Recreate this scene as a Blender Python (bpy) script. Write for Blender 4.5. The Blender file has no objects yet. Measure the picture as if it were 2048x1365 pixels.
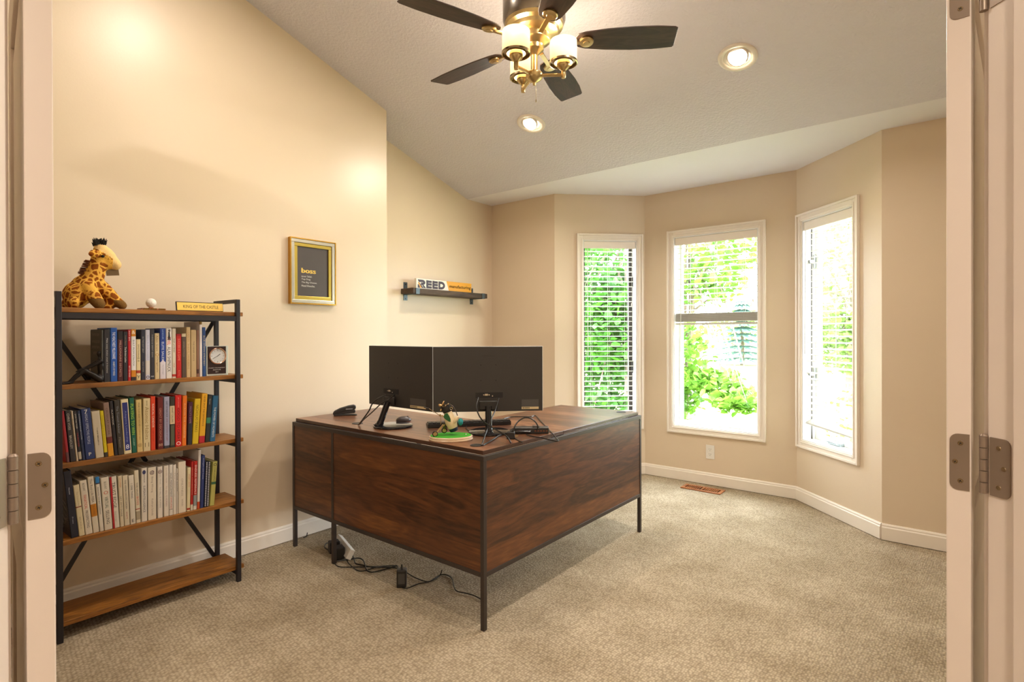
import bpy, bmesh, math, random
from mathutils import Vector, Matrix, noise as mnoise
random.seed(7)
PI = math.pi
SC = bpy.context.scene
COL = SC.collection

# ------------------------------------------------------------------ camera, world, sun, exposure
cam_d = bpy.data.cameras.new('camera'); cam = bpy.data.objects.new('camera', cam_d); COL.objects.link(cam)
_yaw, _pit, _rol = math.radians(38.703), math.radians(-0.2035), math.radians(-0.1604)
_r = Vector((math.cos(_yaw), math.sin(_yaw), 0)); _f = Vector((-math.sin(_yaw), math.cos(_yaw), 0)); _u = Vector((0, 0, 1))
_f2 = _f*math.cos(_pit) + _u*math.sin(_pit); _u2 = _u*math.cos(_pit) - _f*math.sin(_pit)
_r3 = _r*math.cos(_rol) + _u2*math.sin(_rol); _u3 = _u2*math.cos(_rol) - _r*math.sin(_rol)
_m = Matrix((_r3, _u3, -_f2)).transposed().to_4x4(); _m.translation = (0, 0, 1.25)
cam.matrix_world = _m
cam_d.sensor_width = 36.0; cam_d.lens = 1101.7/2048*36; cam_d.shift_y = -9.57/2048
cam_d.clip_start = 0.05; cam_d.clip_end = 300
SC.camera = cam
SC.view_settings.view_transform = 'Standard'; SC.view_settings.look = 'None'
SC.view_settings.gamma = 1.0; SC.view_settings.use_curve_mapping = False
SC.view_settings.exposure = 0.2

W_STR = 24.0         # daylight sky
SUN = 12.0
CAN_W = 19.0         # each recessed ceiling light
BULB_W = 4.5         # each fan bulb
HALL_FILL_W = 42.0  # unseen lamp added in the hall as fill light
WARM = (1.0, 0.90, 0.78); WARM2 = (1.0, 0.83, 0.62)

world = bpy.data.worlds.new('sky'); SC.world = world; world.use_nodes = True
_nt = world.node_tree; _nt.nodes.clear()
_o = _nt.nodes.new('ShaderNodeOutputWorld'); _b = _nt.nodes.new('ShaderNodeBackground')
_tc = _nt.nodes.new('ShaderNodeTexCoord'); _sp = _nt.nodes.new('ShaderNodeSeparateXYZ'); _cr = _nt.nodes.new('ShaderNodeValToRGB')
_nt.links.new(_tc.outputs['Generated'], _sp.inputs[0]); _nt.links.new(_sp.outputs['Z'], _cr.inputs[0])
_cr.color_ramp.elements[0].color = (0.90, 0.93, 1.0, 1); _cr.color_ramp.elements[1].color = (0.78, 0.87, 1.0, 1)
_nt.links.new(_cr.outputs[0], _b.inputs[0]); _b.inputs[1].default_value = W_STR
_nt.links.new(_b.outputs[0], _o.inputs[0])

sun_d = bpy.data.lights.new('sun', 'SUN'); sun_d.energy = SUN; sun_d.angle = math.radians(1.0); sun_d.color = (1, .95, .85)
sun = bpy.data.objects.new('sun', sun_d); COL.objects.link(sun)
sun.rotation_euler = Vector((0.25, 0.75, -0.9)).to_track_quat('-Z', 'Y').to_euler()

def lamp(name, kind, loc, power, color, size=.1, direction=(0, 0, -1), parent=None):
    d = bpy.data.lights.new(name, kind); d.energy = power; d.color = color
    if kind == 'AREA': d.shape = 'DISK'; d.size = size
    if kind == 'POINT': d.shadow_soft_size = size
    o = bpy.data.objects.new(name, d); COL.objects.link(o)
    o.location = loc
    o.rotation_euler = Vector(direction).to_track_quat('-Z', 'Y').to_euler()
    if parent:
        o.parent = parent; o.location = Vector(loc) - Vector(parent.location)
    return o

# ------------------------------------------------------------------ materials
def lin(h):
    if isinstance(h, (tuple, list)): return (h[0], h[1], h[2], 1)
    h = h.lstrip('#'); c = [int(h[i:i+2], 16)/255 for i in (0, 2, 4)]
    return tuple(x/12.92 if x <= .04045 else ((x+.055)/1.055)**2.4 for x in c) + (1,)
_mats = {}
def new_mat(name):
    m = bpy.data.materials.new(name); m.use_nodes = True
    nt = m.node_tree; b = nt.nodes['Principled BSDF']
    return m, nt, b
def setp(b, **k):
    for n, v in k.items():
        b.inputs[n.replace('_', ' ')].default_value = v
def mix_noise(nt, b, c1, c2, scale=6, detail=4, lo=.35, hi=.65, coord='Object', vec=None):
    tc = nt.nodes.new('ShaderNodeTexCoord'); n = nt.nodes.new('ShaderNodeTexNoise'); r = nt.nodes.new('ShaderNodeValToRGB')
    n.inputs['Scale'].default_value = scale; n.inputs['Detail'].default_value = detail
    nt.links.new(vec or tc.outputs[coord], n.inputs['Vector']); nt.links.new(n.outputs['Fac'], r.inputs[0])
    r.color_ramp.elements[0].position = lo; r.color_ramp.elements[1].position = hi
    r.color_ramp.elements[0].color = lin(c1); r.color_ramp.elements[1].color = lin(c2)
    nt.links.new(r.outputs[0], b.inputs['Base Color'])
    return r
def bump_noise(nt, b, scale, strength, dist=.002, detail=3):
    tc = nt.nodes.new('ShaderNodeTexCoord'); n = nt.nodes.new('ShaderNodeTexNoise'); bp = nt.nodes.new('ShaderNodeBump')
    n.inputs['Scale'].default_value = scale; n.inputs['Detail'].default_value = detail
    bp.inputs['Strength'].default_value = strength; bp.inputs['Distance'].default_value = dist
    nt.links.new(tc.outputs['Object'], n.inputs['Vector']); nt.links.new(n.outputs['Fac'], bp.inputs['Height'])
    nt.links.new(bp.outputs[0], b.inputs['Normal'])
def plain(name, color, rough=.5, metal=0.0, spec=.5, bump=None, var=.06):
    if name in _mats: return _mats[name]
    m, nt, b = new_mat(name)
    c = lin(color); c2 = tuple(max(0, x*(1-var)) for x in c[:3])
    mix_noise(nt, b, c2, c[:3], 9)
    setp(b, Roughness=rough, Metallic=metal, Specular_IOR_Level=spec)
    if bump: bump_noise(nt, b, *bump)
    _mats[name] = m; return m
def colmat(h, rough=.45):
    return plain('cover ' + h, h, rough)
def emit(name, color, s):
    m, nt, b = new_mat(name)
    setp(b, Base_Color=lin(color), Emission_Color=lin(color), Emission_Strength=s, Roughness=.4)
    return m
def wood(name, dark, mid, light, grain='Y', plank=None, pax='Z', rough=.4, scale=1.0, contrast=1.0, shift=.0):
    m, nt, b = new_mat(name); N = nt.nodes; L = nt.links
    tc = N.new('ShaderNodeTexCoord'); sp = N.new('ShaderNodeSeparateXYZ'); L.new(tc.outputs['Object'], sp.inputs[0])
    comb = N.new('ShaderNodeCombineXYZ')
    def math_(op, a, bb=None):
        n = N.new('ShaderNodeMath'); n.operation = op
        for i, v in enumerate((a, bb)):
            if v is None: continue
            if isinstance(v, (int, float)): n.inputs[i].default_value = v
            else: L.new(v, n.inputs[i])
        return n.outputs[0]
    rnd = None
    if plank:
        pid = math_('FLOOR', math_('DIVIDE', math_('ADD', sp.outputs[pax], 10.0 + shift), plank))
        wn = N.new('ShaderNodeTexWhiteNoise'); wn.noise_dimensions = '1D'; L.new(pid, wn.inputs['W'])
        rnd = wn.outputs['Value']
    for ax in 'XYZ':
        k = (1.6 if ax == grain else 13.0)*scale
        v = math_('MULTIPLY', sp.outputs[ax], k)
        if rnd is not None: v = math_('ADD', v, math_('MULTIPLY', rnd, 37.0))
        L.new(v, comb.inputs[ax])
    n1 = N.new('ShaderNodeTexNoise'); n1.inputs['Scale'].default_value = 1.0; n1.inputs['Detail'].default_value = 3; n1.inputs['Distortion'].default_value = 1.2
    L.new(comb.outputs[0], n1.inputs['Vector'])
    rings = math_('FRACT', math_('MULTIPLY', n1.outputs['Fac'], 6.0))
    rings = math_('ABSOLUTE', math_('SUBTRACT', rings, .5))
    n2 = N.new('ShaderNodeTexNoise'); n2.inputs['Scale'].default_value = 9.0; n2.inputs['Detail'].default_value = 5
    L.new(comb.outputs[0], n2.inputs['Vector'])
    fac = math_('ADD', math_('MULTIPLY', rings, .55*contrast), math_('MULTIPLY', n2.outputs['Fac'], .45))
    fac = math_('ADD', fac, math_('MULTIPLY', math_('SUBTRACT', n1.outputs['Fac'], .5), .9*contrast))
    if rnd is not None: fac = math_('ADD', fac, math_('MULTIPLY', math_('SUBTRACT', rnd, .5), .22))
    cr = N.new('ShaderNodeValToRGB'); L.new(fac, cr.inputs[0])
    e = cr.color_ramp.elements; e[0].position = .12; e[0].color = lin(dark); e[1].position = .78; e[1].color = lin(light)
    x = e.new(.42); x.color = lin(mid)
    L.new(cr.outputs[0], b.inputs['Base Color'])
    setp(b, Roughness=rough)
    bp = N.new('ShaderNodeBump'); bp.inputs['Strength'].default_value = .12; bp.inputs['Distance'].default_value = .001
    L.new(n2.outputs['Fac'], bp.inputs['Height']); L.new(bp.outputs[0], b.inputs['Normal'])
    return m

M = {}
def paint(name, color, rough, scale, strength, dist):
    m, nt, b = new_mat(name); c = lin(color)
    mix_noise(nt, b, tuple(x*.97 for x in c[:3]), c[:3], 1.5)
    setp(b, Roughness=rough, Specular_IOR_Level=.5); bump_noise(nt, b, scale, strength, dist, 2)
    return m
M['wall'] = paint('beige eggshell wall paint', '#dccab1', .37, 130, .10, .002)
M['ceil'] = paint('textured ceiling paint', '#dddae2', .8, 70, .8, .007)
M['ceilflat'] = paint('smooth bay ceiling paint', '#efedf2', .8, 110, .12, .002)
M['trim'] = plain('white trim paint', '#efe6da', .35, var=.02)
M['door'] = plain('white door paint', '#ecdfd6', .4, var=.02)
M['black'] = plain('black powder coated steel', '#211d22', .45)
M['gunmetal'] = plain('dark bronze steel', '#4a423e', .38, .55)
M['blackplastic'] = plain('black plastic', '#24211f', .42)
M['monback'] = plain('textured black monitor shell', '#2e2a27', .5, bump=(400, .1, .001))
M['glossblack'] = plain('gloss black plastic', '#17161a', .08)
M['whiteplastic'] = plain('white plastic', '#e8e4dc', .35)
M['nickel'] = plain('satin nickel', '#b9a789', .24, 1.0, var=.1)
M['brassnickel'] = plain('brushed brass nickel', '#bfa878', .28, 1.0, var=.12)
M['hinge'] = plain('brushed nickel hinge', '#9c8b7d', .4, .55, var=.12, bump=(300, .1, .0005))
M['cable'] = plain('black cable rubber', '#15130f', .35)
M['paper'] = plain('page paper', '#c9bda6', .8, bump=(500, .2, .0005))
M['slat'] = plain('white blind slat', '#cfccc4', .4)
M['bronze'] = plain('dark patinated bronze', '#2b2725', .33, .7, bump=(60, .3, .002))
M['winwhite'] = plain('white window vinyl', '#f0f0ee', .35)
M['windark'] = plain('dark brown screen frame', '#3a322c', .45)

def carpet():
    m, nt, b = new_mat('loop pile carpet'); N = nt.nodes; L = nt.links
    tc = N.new('ShaderNodeTexCoord')
    vo = N.new('ShaderNodeTexVoronoi'); vo.inputs['Scale'].default_value = 105; vo.inputs['Randomness'].default_value = .55
    mp = N.new('ShaderNodeMapping'); mp.inputs['Rotation'].default_value = (0, 0, .1); mp.inputs['Scale'].default_value = (1, .72, 1)
    L.new(tc.outputs['Object'], mp.inputs[0]); L.new(mp.outputs[0], vo.inputs['Vector'])
    n1 = N.new('ShaderNodeTexNoise'); n1.inputs['Scale'].default_value = 3.2; n1.inputs['Detail'].default_value = 5; n1.inputs['Roughness'].default_value = .6
    n2 = N.new('ShaderNodeTexNoise'); n2.inputs['Scale'].default_value = 260; n2.inputs['Detail'].default_value = 3
    L.new(tc.outputs['Object'], n1.inputs['Vector']); L.new(tc.outputs['Object'], n2.inputs['Vector'])
    cr = N.new('ShaderNodeValToRGB'); L.new(n1.outputs['Fac'], cr.inputs[0])
    e = cr.color_ramp.elements; e[0].position = .3; e[0].color = lin('#a3937a'); e[1].position = .7; e[1].color = lin('#c2b39b')
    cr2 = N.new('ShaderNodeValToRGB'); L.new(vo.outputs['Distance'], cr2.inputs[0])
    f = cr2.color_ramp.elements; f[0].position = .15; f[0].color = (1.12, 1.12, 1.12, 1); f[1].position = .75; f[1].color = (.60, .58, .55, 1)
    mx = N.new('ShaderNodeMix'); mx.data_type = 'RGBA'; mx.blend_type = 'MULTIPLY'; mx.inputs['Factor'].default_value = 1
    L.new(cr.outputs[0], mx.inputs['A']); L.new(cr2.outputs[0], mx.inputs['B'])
    mx2 = N.new('ShaderNodeMix'); mx2.data_type = 'RGBA'; mx2.blend_type = 'MULTIPLY'; mx2.inputs['Factor'].default_value = .35
    L.new(mx.outputs['Result'], mx2.inputs['A']); L.new(n2.outputs['Color'], mx2.inputs['B'])
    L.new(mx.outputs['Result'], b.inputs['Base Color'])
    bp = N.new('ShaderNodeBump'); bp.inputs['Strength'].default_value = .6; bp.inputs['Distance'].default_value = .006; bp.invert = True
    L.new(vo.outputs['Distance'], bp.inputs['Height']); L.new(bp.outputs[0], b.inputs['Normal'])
    setp(b, Roughness=.95, Specular_IOR_Level=.1)
    return m
M['carpet'] = carpet()
M['walnut'] = wood('walnut panel, boards along y', '#382011', '#663c1f', '#93602f', 'Y', .235, 'Z', .36, scale=.75, contrast=.6)
M['walnutx'] = wood('walnut panel, boards along x', '#382011', '#663c1f', '#93602f', 'X', .235, 'Z', .36, scale=.75, contrast=.6)
M['walnuttop'] = wood('walnut top boards', '#4a2d1e', '#7a5138', '#9c7050', 'X', .16, 'Y', .33, contrast=.7)
M['walnuttopy'] = wood('walnut top boards along y', '#4a2d1e', '#7a5138', '#9c7050', 'Y', .16, 'X', .33, contrast=.7)
M['walnutedge'] = plain('dark walnut edge', '#4a3226', .25)
M['shelfwood'] = wood('rustic brown shelf board', '#6a4016', '#9c6424', '#ba8036', 'Y', None, 'Z', .45, contrast=.7)
M['darkplank'] = wood('dark stained plank', '#2e2117', '#4a382a', '#5e4a38', 'Y', None, 'Z', .6)
M['bladewood'] = wood('dark walnut fan blade', '#2a1a14', '#3c2820', '#4a342a', 'X', None, 'Z', .6, 1.6)
M['ventwood'] = wood('oak floor register', '#7a4220', '#a8683a', '#bd7d48', 'X', None, 'Y', .4)

def glass():
    m, nt, b = new_mat('window glass')
    N = nt.nodes; L = nt.links; N.remove(b)
    g = N.new('ShaderNodeBsdfGlossy'); g.inputs['Roughness'].default_value = .02; t = N.new('ShaderNodeBsdfTransparent')
    t.inputs[0].default_value = (.96, .98, .97, 1)
    fr = N.new('ShaderNodeLayerWeight'); fr.inputs[0].default_value = .5
    pw = N.new('ShaderNodeMath'); pw.operation = 'POWER'; pw.inputs[1].default_value = 5; L.new(fr.outputs['Facing'], pw.inputs[0])
    ml = N.new('ShaderNodeMath'); ml.operation = 'MULTIPLY_ADD'; ml.inputs[1].default_value = .6; ml.inputs[2].default_value = .03; L.new(pw.outputs[0], ml.inputs[0])
    mx = N.new('ShaderNodeMixShader'); L.new(ml.outputs[0], mx.inputs[0]); L.new(t.outputs[0], mx.inputs[1]); L.new(g.outputs[0], mx.inputs[2])
    L.new(mx.outputs[0], N['Material Output'].inputs[0])
    return m
M['glass'] = glass()
def translucent(name, c, emis=0, ec=(1, .85, .6)):
    m, nt, b = new_mat(name)
    mix_noise(nt, b, tuple(x*.9 for x in lin(c)[:3]), lin(c)[:3], 60)
    N = nt.nodes; L = nt.links
    t = N.new('ShaderNodeBsdfTranslucent'); t.inputs[0].default_value = lin(c)
    mx = N.new('ShaderNodeMixShader'); mx.inputs[0].default_value = .5
    L.new(b.outputs[0], mx.inputs[1]); L.new(t.outputs[0], mx.inputs[2]); L.new(mx.outputs[0], N['Material Output'].inputs[0])
    setp(b, Roughness=.8)
    if emis: setp(b, Emission_Color=(*ec, 1), Emission_Strength=emis)
    return m
def leafmat(name, c1, c2):
    m, nt, b = new_mat(name); N = nt.nodes; L = nt.links
    r = mix_noise(nt, b, c1, c2, 5, 3, .3, .7)
    t = N.new('ShaderNodeBsdfTranslucent'); L.new(r.outputs[0], t.inputs[0])
    mx = N.new('ShaderNodeMixShader'); mx.inputs[0].default_value = .45
    L.new(b.outputs[0], mx.inputs[1]); L.new(t.outputs[0], mx.inputs[2]); L.new(mx.outputs[0], N['Material Output'].inputs[0])
    setp(b, Roughness=.5)
    return m

# ------------------------------------------------------------------ mesh builder
def wloc(o):
    v = Vector((0, 0, 0))
    while o: v = v + Vector(o.location); o = o.parent
    return v
class MB:
    def __init__(s): s.v = []; s.f = []; s.mi = []; s.m = 0
    def mat(s, i): s.m = i; return s
    def add(s, vs, fs, X=None):
        n = len(s.v)
        for p in vs:
            p = Vector(p); s.v.append(X @ p if X else p)
        for f in fs: s.f.append([i+n for i in f]); s.mi.append(s.m)
        return s
    def box(s, a, b, X=None):
        x0, y0, z0 = (min(a[i], b[i]) for i in range(3)); x1, y1, z1 = (max(a[i], b[i]) for i in range(3))
        return s.add([(x0,y0,z0),(x1,y0,z0),(x1,y1,z0),(x0,y1,z0),(x0,y0,z1),(x1,y0,z1),(x1,y1,z1),(x0,y1,z1)],
                     [(0,3,2,1),(4,5,6,7),(0,1,5,4),(1,2,6,5),(2,3,7,6),(3,0,4,7)], X)
    def prism(s, poly, h0, h1, axis='Z', X=None):
        n = len(poly)
        def P(p, h):
            return {'Z': (p[0], p[1], h), 'Y': (p[0], h, p[1]), 'X': (h, p[0], p[1])}[axis]
        vs = [P(p, h0) for p in poly] + [P(p, h1) for p in poly]
        fs = [tuple(range(n))[::-1], tuple(range(n, 2*n))] + [(i, (i+1) % n, n+(i+1) % n, n+i) for i in range(n)]
        return s.add(vs, fs, X)
    def lathe(s, prof, c=(0, 0, 0), n=24, X=None, sx=1, sy=1, cap=True):
        vs = []; k = len(prof); fs = []
        for r, z in prof:
            for i in range(n):
                a = 2*PI*i/n; vs.append((c[0]+r*math.cos(a)*sx, c[1]+r*math.sin(a)*sy, c[2]+z))
        for j in range(k-1):
            for i in range(n):
                fs.append((j*n+i, j*n+(i+1) % n, (j+1)*n+(i+1) % n, (j+1)*n+i))
        if cap:
            fs.append(tuple(range(n))[::-1]); fs.append(tuple(range((k-1)*n, k*n)))
        return s.add(vs, fs, X)
    def cyl(s, p0, p1, r0, r1=None, n=12):
        r1 = r0 if r1 is None else r1
        p0, p1 = Vector(p0), Vector(p1); d = p1-p0
        q = d.to_track_quat('Z', 'Y').to_matrix().to_4x4(); q.translation = p0
        return s.lathe([(r0, 0), (r1, d.length)], n=n, X=q)
    def bar(s, p0, p1, w, t, up=(0, 0, 1)):
        p0, p1 = Vector(p0), Vector(p1); d = (p1-p0); L = d.length; d.normalize()
        u = Vector(up); sd = d.cross(u)
        if sd.length < 1e-4: sd = d.cross(Vector((1, 0, 0)))
        sd.normalize(); u = sd.cross(d)
        X = Matrix((sd, d, u)).transposed().to_4x4(); X.translation = p0
        return s.box((-w/2, 0, -t/2), (w/2, L, t/2), X)
    def tube(s, pts, r, n=8, sub=6, closed=False):
        P = [Vector(p) for p in pts]
        if sub > 1 and len(P) > 2:
            Q = []
            for i in range(len(P)-1):
                a, b, c, d = P[max(i-1, 0)], P[i], P[i+1], P[min(i+2, len(P)-1)]
                for j in range(sub):
                    t = j/sub
                    Q.append(.5*((2*b)+(c-a)*t+(2*a-5*b+4*c-d)*t*t+(3*b-a-3*c+d)*t**3))
            Q.append(P[-1]); P = Q
        vs = []; fs = []; prev = None
        for i, p in enumerate(P):
            d = (P[min(i+1, len(P)-1)]-P[max(i-1, 0)]).normalized()
            ref = prev if prev else (Vector((0, 0, 1)) if abs(d.z) < .9 else Vector((1, 0, 0)))
            a = (ref - d*ref.dot(d))
            if a.length < 1e-5: a = d.orthogonal()
            a.normalize(); prev = a; b = d.cross(a)
            rr = r[i] if isinstance(r, list) else r
            for k in range(n):
                t = 2*PI*k/n; vs.append(p + a*math.cos(t)*rr + b*math.sin(t)*rr)
        for i in range(len(P)-1):
            for k in range(n):
                fs.append((i*n+k, i*n+(k+1) % n, (i+1)*n+(k+1) % n, (i+1)*n+k))
        fs.append(tuple(range(n))[::-1]); fs.append(tuple(range((len(P)-1)*n, len(P)*n)))
        return s.add(vs, fs)
    def ball(s, c, r, n=12, X=None):
        rx, ry, rz = r if isinstance(r, (tuple, list)) else (r, r, r)
        prof = [(max(1e-4, math.sin(PI*i/n)), -math.cos(PI*i/n)) for i in range(n+1)]
        vs = []
        Y = Matrix.Translation(c) @ (X or Matrix()) @ Matrix.Diagonal((rx, ry, rz, 1))
        return s.lathe(prof, n=n*2, X=Y)
    def build(s, name, mats, parent=None, world=True, smooth=35, bevel=0, segs=2):
        me = bpy.data.meshes.new(name)
        off = wloc(parent) if (parent and world) else Vector((0, 0, 0))
        me.from_pydata([tuple(p-off) for p in s.v], [], s.f)
        if not isinstance(mats, (list, tuple)): mats = [mats]
        for m in mats: me.materials.append(m)
        for p, i in zip(me.polygons, s.mi): p.material_index = i
        bm = bmesh.new(); bm.from_mesh(me); bmesh.ops.recalc_face_normals(bm, faces=bm.faces); bm.to_mesh(me); bm.free()
        if smooth:
            for p in me.polygons: p.use_smooth = True
            me.set_sharp_from_angle(angle=math.radians(smooth))
        me.update()
        o = bpy.data.objects.new(name, me); COL.objects.link(o)
        if parent: o.parent = parent
        if bevel:
            md = o.modifiers.new('bevel', 'BEVEL'); md.width = bevel; md.segments = segs; md.limit_method = 'ANGLE'; md.angle_limit = math.radians(40)
        return o
def tag(o, label, cat, group=None, kind=None):
    o['label'] = label; o['category'] = cat
    if group: o['group'] = group
    if kind: o['kind'] = kind
    return o
def empty(name, loc, label=None, cat=None, group=None, rz=0, kind=None):
    o = bpy.data.objects.new(name, None); COL.objects.link(o); o.location = loc; o.rotation_euler = (0, 0, rz)
    o.empty_display_size = .05
    if label: o['label'] = label; o['category'] = cat
    if group: o['group'] = group
    if kind: o['kind'] = kind
    return o
def struct(o, label=None):
    o['kind'] = 'structure'
    if label: o['label'] = label
    return o
_tc = {}
def text_geo(body, res=2):
    if body in _tc: return _tc[body]
    cu = bpy.data.curves.new('t', 'FONT'); cu.body = body; cu.resolution_u = res; cu.align_x = 'LEFT'
    ob = bpy.data.objects.new('t', cu); me = ob.to_mesh()
    vs = [v.co.copy() for v in me.vertices]; fs = [tuple(p.vertices) for p in me.polygons]
    ob.to_mesh_clear(); bpy.data.objects.remove(ob); bpy.data.curves.remove(cu)
    x0 = min(v.x for v in vs); x1 = max(v.x for v in vs); y0 = min(v.y for v in vs); y1 = max(v.y for v in vs)
    _tc[body] = (vs, fs, x0, x1, y0, y1); return _tc[body]
def add_text(mb, body, c, ux, uy, w, h, keep=False):
    """lettering filling a box w x h centred on c, reading along ux with letter tops along uy"""
    vs, fs, x0, x1, y0, y1 = text_geo(body)
    ux = Vector(ux).normalized(); uy = Vector(uy).normalized(); c = Vector(c)
    sx = w/(x1-x0); sy = h/(y1-y0)
    if keep: sx = sy = min(sx, sy)
    mb.add([c + ux*(v.x-(x0+x1)/2)*sx + uy*(v.y-(y0+y1)/2)*sy for v in vs], fs)
def blob(name, balls, mats, parent, voxel, smooth_it=6, facemat=None, tubes=()):
    """one continuous soft body grown from overlapping ellipsoids and tapered limbs"""
    mb = MB()
    for b in balls:
        c, r = b[0], b[1]; X = b[2] if len(b) > 2 else None
        mb.ball(c, r, 8, X)
    for pts, rr in tubes:
        for i in range(len(pts)-1):
            a, b = Vector(pts[i]), Vector(pts[i+1]); k = max(2, int((b-a).length/(min(rr[i], rr[i+1])*.45)))
            for j in range(k+1):
                t = j/k; mb.ball(a.lerp(b, t), rr[i]*(1-t)+rr[i+1]*t, 6)
    o = mb.build(name, mats, parent, smooth=0)
    md = o.modifiers.new('r', 'REMESH'); md.mode = 'VOXEL'; md.voxel_size = voxel
    md = o.modifiers.new('s', 'SMOOTH'); md.factor = .5; md.iterations = smooth_it
    bpy.context.view_layer.update()
    dg = bpy.context.evaluated_depsgraph_get()
    me = bpy.data.meshes.new_from_object(o.evaluated_get(dg))
    o.modifiers.clear(); o.data = me
    me.materials.clear()
    for m in (mats if isinstance(mats, (list, tuple)) else [mats]): me.materials.append(m)
    off = wloc(parent) if parent else Vector()
    for p in me.polygons:
        p.use_smooth = True
        p.material_index = facemat(p.center + off) if facemat else 0
    return o
def copy_tree(o, parent=None):
    c = o.copy(); COL.objects.link(c)
    if parent: c.parent = parent
    for ch in list(o.children): copy_tree(ch, c)
    return c

# ------------------------------------------------------------------ room shell
SLOPE = .318; YS = 3.66; ZF = 2.479; YR = .92; ZR = ZF + SLOPE*(YS-YR)
def cz(y): return ZF if y >= YS else (ZR if y <= YR else ZF + SLOPE*(YS-y))
A = Vector((-1.102, .168, 0)); B = Vector((.05, 1.277, 0)); T = (B-A).normalized(); NR = Vector((-T.y, T.x, 0))
XL, XRC, XR, YB = -3.15, -3.45, 1.3, 4.0
BAY = [(-2.725, 4.0), (-2.145, 4.572), (-.92, 4.572), (-.338, 4.0)]

mb = MB()
sL = (XL-A.x)/T.x; PL = A + T*sL
sR = (XR-A.x)/T.x; PR = A + T*sR
H0 = A - T*2.0; H1 = B + T*2.0; H2 = H1 - NR*2.9; H3 = H0 - NR*2.9
mb.prism([(XL-.15, PL.y-.1), (H0.x, H0.y-.15), (H3.x, H3.y), (H2.x, H2.y), (H1.x+.1, H1.y), (XR+.12, PR.y), (XR+.12, YB+.1), (-.36, YB+.1),
          (-.92, 4.66), (-2.145, 4.66), (-2.7, YB+.1), (XRC-.15, YB+.1), (XRC-.15, 2.4), (XL-.15, 2.4)], -.06, 0)
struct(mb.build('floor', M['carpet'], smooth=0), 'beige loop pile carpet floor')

mb = MB()
mb.prism([(YR, ZR), (YS, ZF), (YS, ZF+.1), (YR, ZR+.1)], XRC-.15, XR+.12, 'X')
mb.box((XRC-.15, -2.2, ZR), (XR+.12, YR, ZR+.1))
struct(mb.build('ceiling', M['ceil'], smooth=0), 'sloped ceiling with coarse texture')
mb = MB(); mb.prism([(XRC-.15, YS), (XR+.12, YS), (XR+.12, YB+.12), (-.3, YB+.12), (-.85, 4.7), (-2.2, 4.7), (-2.8, YB+.12), (XRC-.15, YB+.12)], ZF, ZF+.1)
struct(mb.build('ceiling_bay', M['ceilflat'], smooth=0), 'flat ceiling over the window bay')

def prof_wall(name, y0, y1, x0, x1):
    ys = [y0] + [y for y in (YR, YS) if y0 < y < y1] + [y1]
    MB_ = MB().prism([(y0, 0), (y1, 0)] + [(y, cz(y)) for y in ys[::-1]], x0, x1, 'X')
    return struct(MB_.build(name, M['wall'], smooth=0))
prof_wall('wall_left', PL.y, 2.509, XL-.45, XL)
prof_wall('wall_left_recess', 2.509, YB+.12, XRC-.15, XRC)
prof_wall('wall_right', PR.y, YB+.12, XR, XR+.12)

def frame_mat(p0, p1, outward):
    p0, p1 = Vector((*p0, 0)), Vector((*p1, 0)); u = (p1-p0).normalized(); n = Vector((*outward, 0)).normalized()
    X = Matrix((u, n, Vector((0, 0, 1)))).transposed().to_4x4(); X.translation = p0
    return X, (p1-p0).length
def panel(name, p0, p1, outward, h=ZF, hole=None, th=.13, e0=0, e1=0):
    X, L = frame_mat(p0, p1, outward); mb = MB()
    if hole:
        u0, u1, z0, z1 = hole
        mb.box((-e0, 0, 0), (u0, th, h), X); mb.box((u1, 0, 0), (L+e1, th, h), X)
        mb.box((u0, 0, 0), (u1, th, z0), X); mb.box((u0, 0, z1), (u1, th, h), X)
    else: mb.box((-e0, 0, 0), (L+e1, th, h), X)
    return struct(mb.build(name, M['wall'], smooth=0)), X, L
Z0, Z1, CW = .405, 2.134, .056
q = .7071
panel('wall_back_left', (XRC, YB), BAY[0], (0, 1), e0=.15)
panel('wall_back_right', BAY[3], (XR, YB), (0, 1), e1=.12)
_, XA, LA = panel('wall_bay_left', BAY[0], BAY[1], (-q, q), hole=(.197+CW, .795-CW, Z0+CW, Z1-CW), e1=.05)
_, XC, LC = panel('wall_bay_center', BAY[1], BAY[2], (0, 1), hole=(.211+CW, 1.011-CW, Z0+CW, Z1-CW), e0=.05, e1=.05)
_, XB_, LB = panel('wall_bay_right', BAY[2], BAY[3], (q, q), hole=(.014+CW, .640-CW, Z0+CW, Z1-CW), e0=.05)

def baseboard(name, p0, p1, inward, mat='trim'):
    X, L = frame_mat(p0, p1, inward); mb = MB()
    prof = [(0, .004), (.015, .004), (.015, .078), (.011, .084), (.011, .092), (.006, .1), (0, .1)]
    mb.add([(0, a, b) for a, b in prof] + [(L, a, b) for a, b in prof],
           [tuple(range(7)), tuple(range(7, 14))] + [(i, (i+1) % 7, 7+(i+1) % 7, 7+i) for i in range(7)], X)
    return struct(mb.build(name, M[mat], smooth=20))
baseboard('baseboard_left', (XL, PL.y), (XL, 2.509), (1, 0))
baseboard('baseboard_left_return', (XL, 2.509), (XRC, 2.509), (0, 1))
baseboard('baseboard_left_recess', (XRC, 2.509), (XRC, YB), (1, 0))
baseboard('baseboard_back_left', (XRC, YB), BAY[0], (0, -1))
baseboard('baseboard_bay_left', BAY[0], BAY[1], (q, -q))
baseboard('baseboard_bay_center', BAY[1], BAY[2], (0, -1))
baseboard('baseboard_bay_right', BAY[2], BAY[3], (-q, -q))
baseboard('baseboard_back_right', BAY[3], (XR, YB), (0, -1))
baseboard('baseboard_right', (XR, PR.y), (XR, YB), (-1, 0))

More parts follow.
